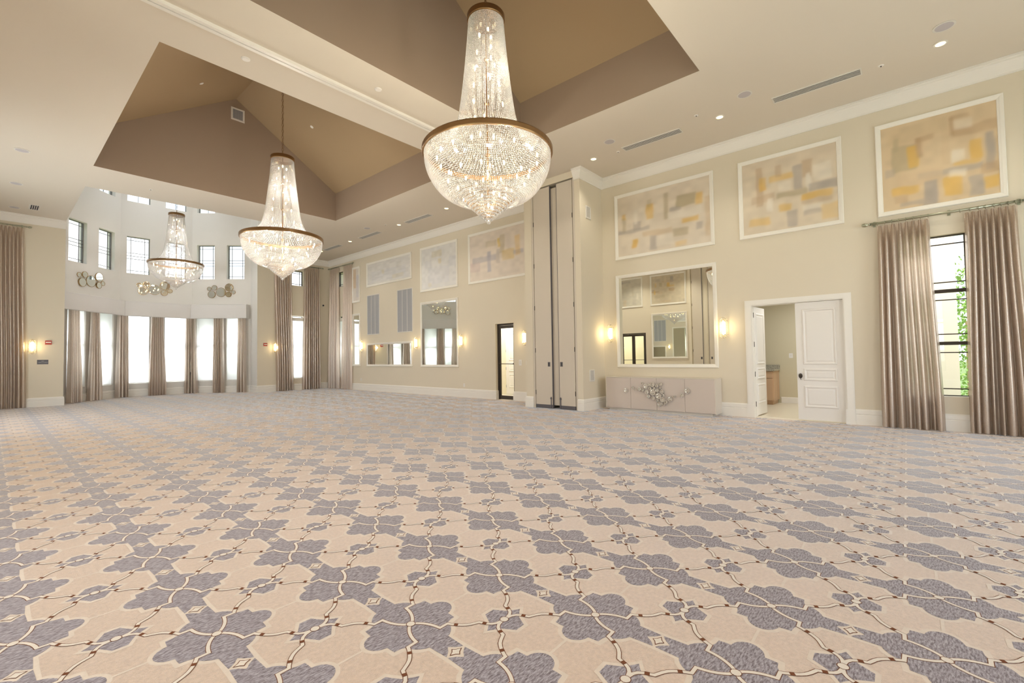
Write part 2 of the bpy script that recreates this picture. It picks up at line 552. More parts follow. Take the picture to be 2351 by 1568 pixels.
# flat ceiling with its openings
xs = [XL - TH, CX0, BX0, BX1, CX1, XR + TH]
ys = [YN - TH, C2[0], C2[1], C1[0], C1[1], WY0, YF + TH]
b = MB()
for i in range(len(xs) - 1):
    for j in range(len(ys) - 1):
        cx, cyy = (xs[i] + xs[i + 1]) / 2, (ys[j] + ys[j + 1]) / 2
        if CX0 < cx < CX1 and (C2[0] < cyy < C2[1] or C1[0] < cyy < C1[1]):
            continue
        if BX0 < cx < BX1 and cyy > WY0:
            continue
        b.quad((xs[i], ys[j], ZC), (xs[i], ys[j + 1], ZC), (xs[i + 1], ys[j + 1], ZC), (xs[i + 1], ys[j], ZC))
b.build('ceiling', M['ceil'], kind='structure')
RX = (CX0 + CX1) / 2
for (ya, yb) in (C1, C2):
    b = MB()
    for x in (CX0, CX1):
        q = [(x, ya, ZC), (x, yb, ZC), (x, yb, ZV), (x, ya, ZV)]
        b.add(q, [(0, 1, 2, 3)], M['brown'])
    for y in (ya, yb):
        b.add([(CX0, y, ZC), (CX1, y, ZC), (CX1, y, ZV), (RX, y, ZR), (CX0, y, ZV)], [(0, 1, 2, 3, 4)], M['brown'])
    b.add([(CX0, ya, ZV), (CX0, yb, ZV), (RX, yb, ZR), (RX, ya, ZR)], [(0, 1, 2, 3)], M['tan'])
    b.add([(CX1, ya, ZV), (CX1, yb, ZV), (RX, yb, ZR), (RX, ya, ZR)], [(0, 1, 2, 3)], M['tan'])
    b.build('ceiling_coffer', kind='structure')
# partition pier on the right wall
PX = 9.78
b = MB()
b.box(PX, XR, 6.14, 6.30, 0, ZC)
b.box(PX, XR, 7.72, 7.97, 0, ZC)
b.box(10.5, XR, 6.30, 7.72, 0, ZC)
b.box(PX, 10.5, 6.30, 7.72, 5.972, ZC)
b.build('wall_pier', M['wall'], kind='structure')
b = MB()
b.box(XL, XL + 0.06, 8.16, 8.30, 0, ZC)
b.box(XL, XL + 0.06, 6.20, 6.34, 0, ZC)
b.build('wall_pier_left', M['wall'], kind='structure')

# mouldings swept along the walls with mitred corners; the room lies to the left of the path
def sweep(name, paths, prof, mat):
    b = MB()
    for path in paths:
        pts = [Vector((p[0], p[1])) for p in path]
        n = len(pts)
        rings = []
        for i in range(n):
            d0 = (pts[i] - pts[i - 1]).normalized() if i > 0 else None
            d1 = (pts[i + 1] - pts[i]).normalized() if i < n - 1 else None
            n0 = Vector((-d0.y, d0.x)) if d0 is not None else None
            n1 = Vector((-d1.y, d1.x)) if d1 is not None else None
            if n0 is None: m = n1
            elif n1 is None: m = n0
            else:
                m = (n0 + n1)
                m = m / max(0.2, m.dot(n0))
            rings.append([(pts[i].x + m.x * o, pts[i].y + m.y * o, z) for o, z in prof])
        k = len(prof)
        vs = [p for r_ in rings for p in r_]
        fs = []
        for i in range(n - 1):
            for j in range(k - 1):
                fs.append((i * k + j, (i + 1) * k + j, (i + 1) * k + j + 1, i * k + j + 1))
        fs.append(tuple(range(k)))
        fs.append(tuple((n - 1) * k + j for j in range(k - 1, -1, -1)))
        b.add(vs, fs)
    return b.build(name, mat, kind='structure')
BASE = [(0, 0), (0.030, 0), (0.030, 0.185), (0.022, 0.192), (0.022, 0.200), (0.028, 0.206), (0.026, 0.270), (0.012, 0.292), (0, 0.295)]
CROWN = [(0, 5.885), (0.018, 5.885), (0.022, 5.915), (0.030, 5.93), (0.055, 5.99), (0.085, 6.05), (0.105, 6.075), (0.105, 6.10), (0.125, 6.11), (0.125, ZC - 0.001), (0, ZC - 0.001)]
sweep('baseboard_right', [[(XR, YN), (XR, 0.77)], [(XR, 2.66), (XR, 6.14), (PX, 6.14), (PX, 6.30)], [(PX, 7.72), (PX, 7.97), (XR, 7.97), (XR, 9.36), (XR + 0.12, 9.36)], [(XR + 0.12, 10.15), (XR, 10.15), (XR, YF)]], BASE, M['white'])
sweep('baseboard_far_right', [[(XR, YF), (BX1, YF), (BX1, 21.93)]], BASE, M['white'])
sweep('baseboard_bay', [[BP[3], BP[2], BP[1], BP[0]]], BASE, M['white'])
sweep('baseboard_far_left', [[(BX0, 21.93), (BX0, YF), (XL, YF)]], BASE, M['white'])
sweep('baseboard_left', [[(XL, YF), (XL, 12.12)], [(XL, 10.60), (XL, 8.32)], [(XL, 6.18), (XL, YN)]], BASE, M['white'])
sweep('trim_1', [[(XR, YN), (XR, 6.14), (PX, 6.14), (PX, 6.31)]], CROWN, M['white'])
sweep('trim_2', [[(PX, 7.71), (PX, 7.97), (XR, 7.97), (XR, YF), (BX1, YF)]], CROWN, M['white'])
sweep('trim_3', [[(BX0, YF), (XL, YF), (XL, YN)]], CROWN, M['white'])
# ceiling track of the folding partition
b = MB()
yT = 7.30
b.box(XL, PX, yT - 0.075, yT - 0.012, ZC - 0.05, ZC)
b.box(XL, PX, yT + 0.012, yT + 0.075, ZC - 0.05, ZC)
b.build('trim_4', M['white'], kind='structure')
b = MB()
b.box(XL, PX, yT - 0.012, yT + 0.012, ZC - 0.03, ZC)
b.build('trim_5', M['slot'], kind='structure')

# ------------------------------------------------------------------ carpet: base plane and the woven pattern
def carpet():
    b = MB()
    mats = [M['peach'], M['halo'], M['slate'], M['brownline'], M['ribbon']]
    for m in mats:
        b.mi(m)
    b.add([(XL, YN, 0), (XR, YN, 0), (XR, YF, 0), (BX1, YF, 0), (BX1, 21.93, 0), (5.85, 23.7, 0), (3.42, 23.7, 0), (BX0, 21.93, 0), (BX0, YF, 0), (XL, YF, 0)],
          [(0, 1, 2, 3, 8, 9), (3, 4, 5, 6, 7, 8)], M['peach'])
    q = [(0, .42), (.012, .432), (.03, .457), (.055, .478), (.078, .492), (.081, .44), (.084, .38), (.086, .325), (.110, .316), (.135, .299), (.158, .277), (.176, .252), (.187, .226), (.190, .202),
         (.225, .187), (.275, .181), (.279, .14), (.280, .103), (.308, .096), (.340, .080), (.364, .054), (.379, .024), (.382, 0)]
    def mirror4(q):
        a = list(q)
        out = a + [(x, -y) for x, y in reversed(a[:-1])]
        out += [(-x, -y) for x, y in a[1:]]
        out += [(-x, y) for x, y in reversed(a[1:-1])]
        return out
    big = mirror4(q)
    hq = [(0, .4999), (.110, .4999), (.112, .345), (.150, .330), (.185, .298), (.210, .255), (.220, .226), (.306, .214), (.310, .128), (.345, .113), (.380, .085), (.405, .04), (.412, 0)]
    halo = mirror4(hq)
    sq = [(0, .157), (.045, .157), (.060, .130), (.078, .100), (.100, .064), (.125, .046), (.155, .022), (.19, 0)]
    small = mirror4(sq)
    shq = [(0, .187), (.062, .187), (.085, .142), (.112, .098), (.150, .062), (.182, .036), (.232, 0)]
    shalo = mirror4(shq)
    # ribbon centre line from a big flower to a small one (first quarter)
    rib = [(0, 0), (.038, .030), (.060, .060), (.076, .088), (.092, .125), (.103, .165), (.110, .207), (.182, .209), (.192, .232), (.206, .256), (.222, .282), (.240, .306), (.264, .331), (.292, .350), (.350, .379), (.360, .405), (.372, .435), (.395, .468), (.425, .488), (.462, .497), (.5, .5)]
    def strip(path, w):
        L, Rr = [], []
        P = [Vector(p) for p in path]
        for i in range(len(P)):
            d0 = (P[i] - P[i - 1]).normalized() if i else (P[1] - P[0]).normalized()
            d1 = (P[i + 1] - P[i]).normalized() if i < len(P) - 1 else d0
            n0, n1 = Vector((-d0.y, d0.x)), Vector((-d1.y, d1.x))
            m = n0 + n1
            m = m / max(0.7, m.dot(n0)) if m.length > 1e-6 else n0
            L.append(P[i] + m * w)
            Rr.append(P[i] - m * w)
        return [[tuple(L[i]), tuple(Rr[i]), tuple(Rr[i + 1]), tuple(L[i + 1])] for i in range(len(P) - 1)]
    ell = lambda c, r: [(c[0] + r * math.cos(2 * PI * k / 12), c[1] + r * math.sin(2 * PI * k / 12)) for k in range(12)]
    lay = []                                        # (polygon, material slot, layer)
    lay.append((halo, 1, 1))
    lay.append(([(.405, -.010), (.595, -.010), (.595, .010), (.405, .010)], 1, 2))
    lay.append((big, 2, 3))
    mv = lambda poly, dx, dy: [(x + dx, y + dy) for x, y in poly]
    lay.append((mv(shalo, .5, .5), 1, 2))
    lay.append((mv(small, .5, .5), 2, 3))
    for ka, (sx, sy) in enumerate(((1, 1), (-1, 1), (-1, -1), (1, -1))):
        rr = [(x * sx, y * sy) for x, y in rib]
        for p in strip(rr, .0165):
            lay.append((p, 3, 4 + 0.2 * ka))
        for p in strip(rr, .0120):
            lay.append((p, 4, 5 + 0.2 * ka))
        for i0, i1 in ((9, 10), (15, 16)):
            seg = [Vector(rr[i0]), Vector(rr[i1])]
            for p in strip([tuple(seg[0]), tuple(seg[1])], .0165):
                lay.append((p, 3, 6 + 0.1 * ka))
    dd = .058
    dia = [(0, .043), (.022, .019), (dd, 0), (.022, -.019), (0, -.043), (-.022, -.019), (-dd, 0), (-.022, .019)]
    dia2 = [(x * .80, y * .80) for x, y in dia]
    lay.append((mv(dia, 0, .5), 3, 4))
    lay.append((mv(dia2, 0, .5), 4, 5))
    for c in ((0, 0), (.5, .5)):
        lay.append((ell(c, .036), 3, 6.8))
        lay.append((ell(c, .031), 4, 7.4))
    V, F, MI = [], [], []
    for poly, mi_, ly in lay:
        z = 0.0004 * ly
        o = len(V)
        V += [(x, y, z) for x, y in poly]
        if len(poly) == 4:
            tris = [(0, 1, 2), (0, 2, 3)]
        else:
            tris = tessellate_polygon([[Vector((x, y, 0)) for x, y in poly]])
        for t in tris:
            a, c, e = (V[o + i] for i in t)
            if (c[0] - a[0]) * (e[1] - a[1]) - (c[1] - a[1]) * (e[0] - a[0]) < 0:
                t = (t[0], t[2], t[1])
            F.append(tuple(o + i for i in t))
            MI.append(mi_)
    V = np.array(V)
    F = np.array(F)
    MI = np.array(MI)
    PXc, PYc, X0, Y0 = 0.6875, 0.7025, 1.477, 2.015
    nrm = lambda p: None
    def inroom(x, y):
        m = (x > XL + .005) & (x < XR - .005) & (y > YN) & (y < YF)
        h = (x > BX0 + .01) & (x < BX1 - .01) & (y >= YF - .3) & (y < 23.68) & (x + 20.28 - y > .01) & (29.55 - x - y > .01)
        return m | h
    allv, allf, allm = [], [], []
    n0 = len(b.v)
    cnt = 0
    for i in range(-6, 15):
        for j in range(-9, 33):
            cx, cyy = X0 + i * PXc, Y0 + j * PYc
            if not (XL - .7 < cx < XR + .7 and YN - .7 < cyy < 24.4):
                continue
            w = V.copy()
            w[:, 0] = w[:, 0] * PXc + cx
            w[:, 1] = w[:, 1] * PYc + cyy
            ok = inroom(w[:, 0], w[:, 1])
            keep = ok[F].all(axis=1)
            if not keep.any():
                continue
            allv.append(w)
            allf.append(F[keep] + n0 + cnt)
            allm.append(MI[keep])
            cnt += len(w)
    b.v += [tuple(p) for p in np.concatenate(allv).tolist()]
    b.f += [tuple(p) for p in np.concatenate(allf).tolist()]
    b.m += np.concatenate(allm).tolist()
    b.build('floor', kind='structure')
carpet()

# ------------------------------------------------------------------ windows
WN = [0]
def window(loc, rz, w, h, zs, vs, depth=0.16, fw=0.026, thick=(), mat=None, bar=0.009):
    """zs, vs: heights / positions of thin glazing bars; thick: heights of heavy rails"""
    WN[0] += 1
    e = struct_empty('window_%d' % WN[0], loc, rz)
    y0, y1 = depth - 0.03, depth + 0.03
    b = MB()
    b.box(0, fw, y0, y1, 0, h).box(w - fw, w, y0, y1, 0, h).box(fw, w - fw, y0, y1, 0, fw).box(fw, w - fw, y0, y1, h - fw, h)
    for z in thick:
        b.box(fw, w - fw, y0, y1, z - 0.03, z + 0.03)
    b.build('frame', mat or M['dark_bronze'], e)
    b = MB()
    for z in zs:
        b.box(fw, w - fw, depth - 0.012, depth + 0.012, z - bar, z + bar)
    for x in vs:
        b.box(x - bar, x + bar, depth - 0.012, depth + 0.012, fw, h - fw)
    if zs or vs:
        b.build('muntin', mat or M['dark_bronze'], e)
    b = MB()
    b.quad((fw, depth, fw), (w - fw, depth, fw), (w - fw, depth, h - fw), (fw, depth, h - fw))
    b.build('pane', M['pane'], e)
    b = MB()
    b.box(0, w, 0.0, depth - 0.03, -0.001, 0.006)
    b.build('window_sill', M['white'], e)
    return e
def segpt(P, Q, t, off=0.0, z=0.0):
    L = math.hypot(Q[0] - P[0], Q[1] - P[1])
    dx, dy = (Q[0] - P[0]) / L, (Q[1] - P[1]) / L
    return (P[0] + dx * t + dy * off, P[1] + dy * t - dx * off, z)       # off > 0 is into the room
SEGS = list(zip(('left', 'middle', 'right'), BP[:3], BP[1:]))
def segrot(P, Q):
    return math.atan2(Q[1] - P[1], Q[0] - P[0])
for nm, P, Q in SEGS:
    for a, c in BW:
        w = c - a
        window(segpt(P, Q, a, 0, 5.0), segrot(P, Q), w, 1.52, [0.14, 0.74, 0.86, 0.62, 1.38], [0.15, w - 0.15], fw=0.02, mat=M['winframe'], bar=0.007)
        window(segpt(P, Q, a, 0, 7.95), segrot(P, Q), w, 0.70, [0.35], [w / 2], fw=0.02, mat=M['winframe'], bar=0.007)
        window(segpt(P, Q, a, 0, 0.52), segrot(P, Q), w, 2.93, [1.62, 1.44], [0.15, w - 0.15], thick=(1.53,))
window((9.02, YF, 4.80), FW, 0.60, 0.70, [0.10, 0.60], [0.12, 0.48])
window((9.02, YF, 0.54), FW, 0.60, 2.86, [1.62], [], thick=(1.5,))
window((XL + 0.55, YF, 4.80), FW, 0.60, 0.70, [0.10, 0.60], [0.12, 0.48])
window((XL + 0.55, YF, 0.54), FW, 0.60, 2.86, [1.62], [], thick=(1.5,))
window((XR, 20.30, 4.80), RW, 0.68, 0.70, [0.10, 0.60], [0.12, 0.56], depth=0.05)
window((XR, 20.30, 0.54), RW, 0.68, 2.86, [1.62], [], thick=(1.5,))
window((XR, 0.0, 0.59), RW, 0.82, 2.81, [2.66, 1.99, 1.68, 1.08, 0.76, 0.13], [], depth=0.12, fw=0.020, thick=(1.835, 0.92))
window((XL, -1.1, 0.59), LW, 1.2, 2.81, [1.99, 1.08], [0.6], thick=(1.835,))
for y in LEFTW:  # the added left-wall windows, out of view
    window((XL, y - 0.8, 0.45), LW, 1.6, 3.75, [0.6, 1.2, 1.8, 2.4, 3.0], [0.53, 1.06], depth=0.14)
for x in (8.4, 4.65, 0.9):  # added windows behind the camera that let the fill light in
    window((x + 1.1, YN, 0.45), PI, 2.2, 3.55, [0.6, 1.2, 1.8, 2.4, 3.0], [0.73, 1.46], depth=0.14)

def shade(loc, rz, w, h, label, cassette=False):
    t = thing('roller_shade', label, 'roller shade', loc, rz, 'translucent roller shades over the low windows')
    b = MB()
    b.box(0, w, -0.002, 0.002, 0.0, h)
    b.build('shade_fabric', M['shade'], t)
    b = MB()
    b.box(0, w, -0.010, 0.010, -0.025, 0.0)
    b.build('hem_bar', M['white'], t)
    if cassette:
        b = MB()
        b.box(-0.02, w + 0.02, -0.06, 0.03, h - 0.02, h + 0.12)
        b.build('cassette', M['white'], t)
    return t
ordn = {'left': ('left bay wall', 'left'), 'middle': ('middle bay wall', 'middle'), 'right': ('right bay wall', 'right')}
for nm, P, Q in SEGS:
    for k, (a, c) in enumerate(BW):
        shade(segpt(P, Q, a + 0.005, -0.06, 0.56), segrot(P, Q), c - a - 0.01, 2.80,
              'white translucent roller shade on the %s low window of the %s bay wall' % (('left', 'right')[k], nm))
shade((9.025, YF + 0.06, 0.58), FW, 0.59, 2.62, 'white roller shade with cassette between the curtains right of the bay', True)
shade((XR + 0.06, 20.295, 0.58), RW, 0.67, 2.62, 'white roller shade behind the corner curtains on the right wall', True)

# ------------------------------------------------------------------ curtains and rods
def smooth(t):
    t = max(0.0, min(1.0, t))
    return t * t * (3 - 2 * t)
def curtain(path_top, path_bot, z1, label, pleats, depth=0.055, seed=0, z0=0.012, pinch=True, group=None):
    """pleated panel hung along a polyline (list of plan points); depth is the fold depth"""
    rnd = random.Random(seed)
    NU, NZ = pleats * 14, 22
    def along(path, t):
        P = [Vector(p) for p in path]
        Ls = [(P[i + 1] - P[i]).length for i in range(len(P) - 1)]
        s = t * sum(Ls)
        for i, L in enumerate(Ls):
            if s <= L or i == len(Ls) - 1:
                d = (P[i + 1] - P[i]).normalized()
                return P[i] + d * s, Vector((d.y, -d.x))
            s -= L
    ph = [rnd.uniform(-0.5, 0.5) for _ in range(pleats + 2)]
    am = [rnd.uniform(0.65, 1.2) for _ in range(pleats + 2)]
    cuts = [0.0]
    for _ in range(pleats):
        cuts.append(cuts[-1] + rnd.uniform(0.72, 1.28))
    cuts = [c_ / cuts[-1] for c_ in cuts]
    vs, fs = [], []
    for j in range(NZ + 1):
        tz = j / NZ
        tz2 = tz ** 1.6                       # more rows near the heading
        z = z1 + (z0 - z1) * tz2
        k = smooth(tz2)
        for i in range(NU + 1):
            u = i / NU
            a, na = along(path_top, u)
            c, nc = along(path_bot, u)
            p = a.lerp(c, k)
            n = na.lerp(nc, k).normalized()
            cell = min(i // 14, pleats - 1)
            f = i / 14 - cell
            x = cell + f
            kk = 0.35 + 0.65 * k
            u = (1 - kk) * u + kk * (cuts[cell] + (cuts[cell + 1] - cuts[cell]) * f)
            a, na = along(path_top, u)
            c, nc = along(path_bot, u)
            p = a.lerp(c, k)
            n = na.lerp(nc, k).normalized()
            A = am[cell]
            soft = abs(math.sin(PI * f))
            wave = (soft ** 0.75) * A
            head = smooth((0.28 - (z1 - z)) / 0.22) if pinch else 0.0
            tuck = math.exp(-((f - 0.5) / 0.12) ** 2)
            dd = depth * ((1 - head) * wave + head * (0.25 + 0.75 * tuck) * 0.7)
            dd *= 0.8 + 0.45 * k
            sh = (1 - head) * 0.010 * math.sin(2 * PI * (x + ph[cell]) * 0.5) * k
            d = Vector((-n.y, n.x))
            q = p + n * (dd - depth * 0.4) + d * sh
            vs.append((q.x, q.y, z + 0.004 * math.sin(x * 2.1 + seed) * k))
    for j in range(NZ):
        for i in range(NU):
            a = j * (NU + 1) + i
            fs.append((a, a + NU + 1, a + NU + 2, a + 1))
    b = MB()
    b.add(vs, fs)
    o = b.build('curtain', M['curtain'], smooth=True)
    return tag(o, label, 'curtain', group)
def rod(P, Q, z, label, rings, r=0.019, brackets=(0.04, 0.96)):
    """rod between plan points seen from the room left to right"""
    L = math.hypot(Q[0] - P[0], Q[1] - P[1])
    t = thing('curtain_rod', label, 'curtain rod', (P[0], P[1], z), segrot(P, Q), 'silver curtain rods')
    b = MB()
    b.tube([(0, 0, 0), (L, 0, 0)], r, 12)
    b.build('rod', M['silver'], t, smooth=True)
    for s, x in ((-1, 0), (1, L)):
        b = MB()
        prof = [(0.0, 0.0), (r * 1.25, 0.0), (r * 1.25, 0.012), (r * 0.7, 0.020), (r * 0.7, 0.034), (r * 1.3, 0.045), (r * 1.75, 0.075), (r * 1.6, 0.105), (r * 0.9, 0.125), (0.0, 0.130)]
        vs = []
        n = 14
        for rr, h in prof:
            for k in range(n):
                a = 2 * PI * k / n
                vs.append((x + s * h, rr * math.cos(a), rr * math.sin(a)))
        fs = [(i * n + k, i * n + (k + 1) % n, (i + 1) * n + (k + 1) % n, (i + 1) * n + k) for i in range(len(prof) - 1) for k in range(n)]
        b.add(vs, fs)
        b.build('finial', M['silver'], t, smooth=True)
    for x in brackets:
        b = MB()
        b.box(x * L - 0.012, x * L + 0.012, 0.0, 0.072, -0.012, 0.012)
        b.box(x * L - 0.02, x * L + 0.02, 0.066, 0.073, -0.05, 0.05)
        b.build('bracket', M['silver'], t)
    for x in rings:
        b = MB()
        b.tube([(x, (r + 0.010) * math.cos(2 * PI * k / 14), (r + 0.010) * math.sin(2 * PI * k / 14) - 0.007) for k in range(14)], 0.0045, 6, closed=True)
        b.build('ring', M['silver'], t, smooth=True)
    return t
GC = 'shimmering curtains by the narrow windows'
GB = 'curtain panels under the bay valances'
# near window on the right wall (the room is at -x; seen left to right means decreasing y)
X = XR - 0.074
rod((X, 0.44), (X, -1.50), 3.765, 'silver curtain rod with rings under the nearest painting', [0.02, 0.10, 0.21, 0.31, 0.40, 0.50, 0.60, 0.70, 0.80, 1.20, 1.32, 1.42, 1.50, 1.60, 1.68, 1.76, 1.84, 1.90], r=0.021, brackets=(0.03, 0.55, 0.97))
curtain([(X, 0.345), (X, -0.375)], [(X, 0.375), (X, -0.46)], 3.715, 'rose-silver curtain left of the near right window, lit from behind', 8, 0.13, 1, group=GC)
curtain([(X, -0.81), (X, -1.42)], [(X, -0.755), (X, -1.52)], 3.715, 'rose-silver curtain right of the near window at the picture edge', 8, 0.13, 2, group=GC)
# far end of the right wall
rod((X, 21.02), (X, 18.95), 5.755, 'short curtain rod on the right wall near the far corner', [0.04 + 0.1 * k for k in range(9)] + [1.25 + 0.1 * k for k in range(8)])
curtain([(X, 20.95), (X, 20.16)], [(X, 21.04), (X, 20.06)], 5.70, 'curtain nearest the far corner on the right wall', 8, 0.10, 3, group=GC)
curtain([(X, 19.72), (X, 19.00)], [(X, 19.90), (X, 19.00)], 5.70, 'curtain on the right wall beside the edge-on tall mirror', 8, 0.075, 4, group=GC)
Y = YF - 0.074
rod((8.22, Y), (10.42, Y), 5.755, 'curtain rod on the far wall right of the bay', [0.06 + 0.1 * k for k in range(8)] + [1.36 + 0.1 * k for k in range(8)])
curtain([(8.30, Y), (9.06, Y)], [(8.38, Y), (9.16, Y)], 5.70, 'curtain on the far wall beside the right sconce of the bay', 8, 0.10, 5, group=GC)
curtain([(9.62, Y), (10.36, Y)], [(9.52, Y), (10.40, Y)], 5.70, 'curtain on the far wall between shade and room corner', 8, 0.10, 6, group=GC)
rod((-1.40, Y), (0.74, Y), 5.765, 'curtain rod on the far wall at the left picture edge', [0.06 + 0.1 * k for k in range(8)] + [1.34 + 0.1 * k for k in range(8)])
curtain([(-0.02, Y), (0.70, Y)], [(0.02, Y), (0.81, Y)], 5.71, 'tall curtain at the left picture edge beside a lit sconce', 8, 0.10, 7, group=GC)
curtain([(-1.36, Y), (-0.72, Y)], [(-1.40, Y), (-0.70, Y)], 5.71, 'tall curtain in the far left room corner', 7, 0.10, 8, group=GC)
# bay: seven panels
def bay_path(spans):
    pts = []
    for (k, t) in spans:
        nm, P, Q = SEGS[k]
        p = segpt(P, Q, t, 0.17)
        pts.append((p[0], p[1]))
    return pts
Lm = math.hypot(2.43, 0)
baydef = [
    ([(0, 0.10), (0, 0.46)], [(0, 0.05), (0, 0.56)], 'bay curtain at the far left, against the left jamb', 5),
    ([(0, 1.00), (0, 1.36)], [(0, 0.90), (0, 1.50)], 'bay curtain between the two left bay windows', 6),
    ([(0, 2.22), (0, 2.43), (1, 0.08), (1, 0.26)], [(0, 2.14), (0, 2.43), (1, 0.08), (1, 0.30)], 'bay curtain covering the left corner of the bay', 6),
    ([(1, 0.98), (1, 1.40)], [(1, 0.90), (1, 1.52)], 'bay curtain between the two middle bay windows', 7),
    ([(1, 2.18), (1, 2.36), (2, 0.07), (2, 0.26)], [(1, 2.14), (1, 2.36), (2, 0.07), (2, 0.36)], 'bay curtain covering the right corner of the bay', 6),
    ([(2, 1.00), (2, 1.42)], [(2, 0.98), (2, 1.46)], 'bay curtain between the two right bay windows', 6),
    ([(2, 2.02), (2, 2.36)], [(2, 1.98), (2, 2.38)], 'bay curtain at the far right, against the right jamb', 5),
]
for k, (a, c, lab, n) in enumerate(baydef):
    curtain(bay_path(a), bay_path(c), 3.32, lab, n, 0.11, 20 + k, pinch=False, group=GB)
# padded valances
def valance(P, Q, t0, t1, f0, f1, label):
    """hollow padded board; t: ends along the wall, f: how far the front runs past each end"""
    b = MB()
    z0, z1, d, bv, th = 3.235, 3.85, 0.30, 0.02, 0.016
    prof = [(-d + th, z0), (-d + bv, z0), (-d, z0 + bv), (-d, z1 - bv), (-d + bv, z1), (0, z1), (0, z1 - th), (-d + th, z1 - th)]
    vs = [(t0 - f0 * (-y / d), y, z) for y, z in prof] + [(t1 + f1 * (-y / d), y, z) for y, z in prof]
    n = len(prof)
    b.add(vs, [(i, (i + 1) % n, n + (i + 1) % n, n + i) for i in range(n)] + [tuple(range(n - 1, -1, -1)), tuple(range(n, 2 * n))])
    if f1 == 0:
        b.box(t1 - th, t1, -d + th, 0, z0, z1 - th)
    o = b.build('valance', M['valance'])
    o.location = segpt(P, Q, 0.0, 0.0)
    o.rotation_euler = (0, 0, segrot(P, Q))
    return tag(o, label, 'valance', 'padded valances round the bay')
mt = 0.30 * math.tan(PI / 8)
Ls = math.hypot(1.77, 1.77)
valance(BP[0], BP[1], 0.02, Ls - 0.004, 0.285, -mt, 'grey padded valance on the left bay wall')
valance(BP[1], BP[2], 0.004, 2.43 - 0.004, -mt, -mt, 'beige padded valance on the middle bay wall')
valance(BP[2], BP[3], 0.004, 2.45, -mt, 0, 'grey padded valance on the right bay wall beside the jamb')

# ------------------------------------------------------------------ mirror clusters in the bay
CL = [(-.50, .155, .09), (-.275, .20, .115), (-.385, -.095, .16), (0, 0, .21), (.35, .21, .175), (.33, -.10, .12), (.53, 0, .09)]
def cluster(P, Q, c, z, label):
    t = thing('mirror_cluster', label, 'wall mirror', segpt(P, Q, c, 0.0, z), segrot(P, Q), 'clusters of round mirrors above the valances')
    rnd = random.Random(int(c * 1000))
    for k, (x, zz, r) in enumerate(CL):
        d = 0.022 + 0.012 * (k % 3)
        b = MB()
        b.lathe([(r, 0), (r, -d), (r - 0.012, -d), (r - 0.012, -d + 0.006)], 28, (x, zz), axis='y')
        f = b.build('mirror_frame', M['gold'], t, smooth=False)
        b = MB()
        b.disc(r - 0.011, -d + 0.004, 28, (x, zz))
        b.build('mirror_glass', M['mirror'], f)
    return t
cluster(BP[0], BP[1], 1.135, 4.41, 'cluster of seven round mirrors on the left bay wall')
cluster(BP[1], BP[2], 1.108, 4.40, 'cluster of seven round mirrors on the middle bay wall under the chandelier')
cluster(BP[2], BP[3], 1.235, 4.42, 'cluster of seven round mirrors on the right bay wall')

